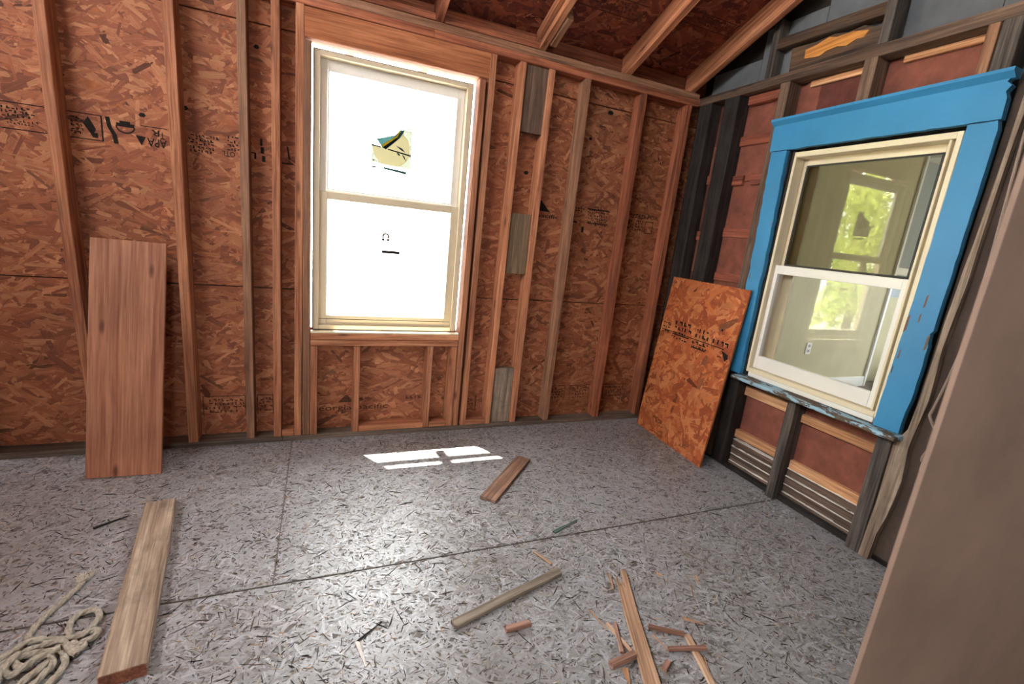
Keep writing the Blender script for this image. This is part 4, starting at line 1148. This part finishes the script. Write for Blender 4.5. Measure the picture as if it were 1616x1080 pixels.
rope = empty('coiled_rope', (-2.96, -1.2, 0.0)); tag(rope, 'coil of pale twisted rope with a knotted frayed tail', 'rope')
rz = 0.0085
chains = [
    H([(-2.981, -0.939), (-2.988, -0.959), (-2.979, -0.975), (-2.98, -0.98), (-2.991, -1.021), (-3.007, -1.068), (-3.02, -1.11), (-3.026, -1.145), (-3.026, -1.174), (-3.019, -1.2), (-3.025, -1.222), (-3.037, -1.248), (-3.055, -1.273), (-3.085, -1.31)], rz),
    H([(-2.918, -1.221), (-2.936, -1.179), (-2.942, -1.145), (-2.932, -1.121), (-2.912, -1.113), (-2.89, -1.121), (-2.877, -1.143), (-2.876, -1.17), (-2.881, -1.195), (-2.893, -1.212), (-2.911, -1.219), (-2.932, -1.219), (-2.965, -1.212), (-2.999, -1.204), (-3.02, -1.212), (-3.034, -1.234), (-3.05, -1.253), (-3.09, -1.285)], rz, 0.020),
    H([(-2.893, -1.220), (-2.877, -1.206), (-2.858, -1.209), (-2.861, -1.23), (-2.877, -1.241), (-2.890, -1.249), (-2.905, -1.24), (-2.9, -1.26), (-2.876, -1.250), (-2.874, -1.262), (-2.896, -1.264), (-2.922, -1.236), (-2.947, -1.226), (-2.972, -1.226), (-2.995, -1.231), (-3.011, -1.242), (-3.016, -1.258), (-3.004, -1.279), (-2.983, -1.293)], 0.016, 0.012),
    H([(-2.880, -1.281), (-2.901, -1.264), (-2.916, -1.242), (-2.938, -1.228), (-2.97, -1.236)], 0.012, 0.026),
    H([(-2.923, -1.255), (-2.948, -1.267), (-2.97, -1.279), (-2.983, -1.296), (-2.999, -1.312), (-3.014, -1.304), (-3.025, -1.29), (-3.021, -1.269), (-3.003, -1.251), (-2.974, -1.246), (-2.943, -1.249)], 0.022, 0.01),
    H([(-2.945, -1.255), (-2.938, -1.273), (-2.923, -1.3), (-2.929, -1.326), (-2.937, -1.35), (-2.96, -1.385), (-2.99, -1.39)], 0.014),
    H([(-2.925, -1.25), (-2.903, -1.285), (-2.896, -1.318), (-2.904, -1.347), (-2.911, -1.368), (-2.93, -1.40), (-2.97, -1.415), (-3.01, -1.40)], 0.010),
    H([(-2.935, -1.295), (-2.944, -1.311), (-2.956, -1.328), (-2.968, -1.352), (-2.985, -1.375)], 0.018),
    H([(-3.010, -1.25), (-3.022, -1.28), (-3.022, -1.31), (-3.018, -1.341), (-3.01, -1.37)], 0.024)]
sweep_rope('rope_coil', chains, 0.0082, M['rope'], rope)
sweep_rope('knot', [H([(-2.992, -0.962), (-2.978, -0.952), (-2.972, -0.964), (-2.984, -0.974), (-2.996, -0.964)], 0.013, 0.016), H([(-2.978, -0.958), (-2.985, -0.944), (-2.996, -0.950), (-3.006, -0.945)], 0.009, 0.007), H([(-2.974, -0.963), (-2.969, -0.945), (-2.971, -0.925)], 0.009, 0.007)], 0.0068, M['rope'], rope)
fr = MB()
for k in range(16):
    an = random.uniform(-0.9, 0.9) + 1.7; L = random.uniform(0.012, 0.03)
    bx, by = random.choice(((-2.971, -0.928), (-3.004, -0.946), (-2.985, -0.94)))
    q = Vector((math.cos(an), math.sin(an), 0.15)); s = Vector((-q.y, q.x, 0)) * 0.0012; p = Vector((bx, by, 0.005))
    fr.prism([p - s, p + s, p + q * L], (0, 0, 0.0012))
fro = fr.build('frayed_fibres', M['plaster'], rope); tag(fro, kind='stuff')

# ---- cable on the right wall
cb = [(0.005, -1.672, 2.15), (-0.008, -1.674, 1.9), (-0.01, -1.678, 1.765), (-0.01, -1.687, 1.563), (-0.01, -1.698, 1.317), (-0.01, -1.704, 1.08), (-0.01, -1.692, 0.901), (-0.01, -1.675, 0.749), (-0.012, -1.673, 0.715), (-0.012, -1.700, 0.672), (-0.012, -1.713, 0.64), (-0.012, -1.707, 0.598), (-0.008, -1.69, 0.545), (0.0, -1.69, 0.522)]
cab = sweep_rope('cable', [cb], 0.0055, M['cable'], None, lobes=0, ns=8)
tag(cab, 'thin grey cable hanging down the wall beside the weathered plank', 'cable')

# ---- wood chips all over the subfloor
def chips(name, n, xr, yr, lr, wr, tr_, cols, seed, weight=None, dens=None):
    R = np.random.default_rng(seed)
    x = R.uniform(*xr, n); y = R.uniform(*yr, n)
    if dens is not None:
        k = R.random(n) < dens(x, y); x, y = x[k], y[k]; n = len(x)
    a = R.normal(0, 0.75, n) + R.choice([0.2, 1.3, -0.5], n); L = R.uniform(0, 1, n) ** 2.2 * (lr[1] - lr[0]) + lr[0]; W = R.uniform(*wr, n); T = R.uniform(*tr_, n)
    ca, sa = np.cos(a), np.sin(a)
    tilt = R.normal(0, 0.05, n) * L
    v = np.zeros((n, 6, 3))
    sh = [(-1, 0, 0), (-0.2, -1, 0), (1, -0.2, 0), (0.3, 0.8, 0), (-0.3, 0.1, 1), (0.6, 0.1, 1)]
    for k, (px, py, pz) in enumerate(sh):
        px = px * L / 2; py = (py + R.uniform(-0.3, 0.3, n)) * W / 2
        v[:, k, 0] = x + px * ca - py * sa; v[:, k, 1] = y + px * sa + py * ca
        v[:, k, 2] = 0.0021 + pz * T + np.maximum(0, tilt * px / L * 2)
    F = np.array([(0, 1, 4), (1, 2, 5), (1, 5, 4), (2, 3, 5), (3, 0, 4), (3, 4, 5), (0, 3, 1), (1, 3, 2)])
    faces = (np.arange(n)[:, None, None] * 6 + F[None]).reshape(-1, 3)
    me = bpy.data.meshes.new(name)
    me.vertices.add(n * 6); me.vertices.foreach_set('co', v.reshape(-1))
    nf_ = len(faces)
    me.loops.add(nf_ * 3); me.loops.foreach_set('vertex_index', faces.reshape(-1))
    me.polygons.add(nf_); me.polygons.foreach_set('loop_start', np.arange(nf_) * 3); me.polygons.foreach_set('loop_total', np.full(nf_, 3))
    pal = np.array(cols); w = np.array(weight or [1] * len(cols), float); w /= w.sum()
    c = pal[R.choice(len(cols), n, p=w)].copy(); c[:, :3] *= R.uniform(0.7, 1.25, (n, 1))
    at = me.color_attributes.new('Col', 'FLOAT_COLOR', 'POINT'); at.data.foreach_set('color', np.repeat(c[:, None, :], 6, 1).reshape(-1))
    fu = me.attributes.new('fuv', 'FLOAT_VECTOR', 'POINT'); fu.data.foreach_set('vector', v.reshape(-1))
    me.update()
    o = link(name, me, M['strand_lean'])
    tag(o, kind='stuff')
    return o


CH = [lin(206, 186, 160), lin(176, 160, 140), lin(120, 104, 90), lin(70, 60, 54), lin(40, 36, 34), lin(212, 172, 132), lin(230, 226, 218)]
o = chips('wood_chips', 24000, (-4.0, -0.05), (-2.3, -0.02), (0.005, 0.042), (0.0009, 0.004), (0.0004, 0.0016), CH, 5, [3, 4, 4, 5, 5, 1.2, 0.8])
tag(o, 'loose wood chips and shavings scattered over the subfloor', 'wood chips')
o = chips('dark_slivers', 900, (-3.6, -0.1), (-2.2, -0.1), (0.02, 0.09), (0.002, 0.005), (0.001, 0.003), [lin(44, 40, 36), lin(70, 60, 52), lin(96, 84, 72)], 9)
tag(o, 'dark thin slivers scattered between the pale wood chips', 'wood chips')

o = chips('paint_flakes', 60, (-0.11, 0.0), (-1.36, -1.02), (0.008, 0.03), (0.006, 0.014), (0.0008, 0.002), [lin(232, 228, 222), lin(206, 214, 218)], 13)
tag(o, 'white flakes of old paint lying along the foot of the gutted wall', 'paint flakes')
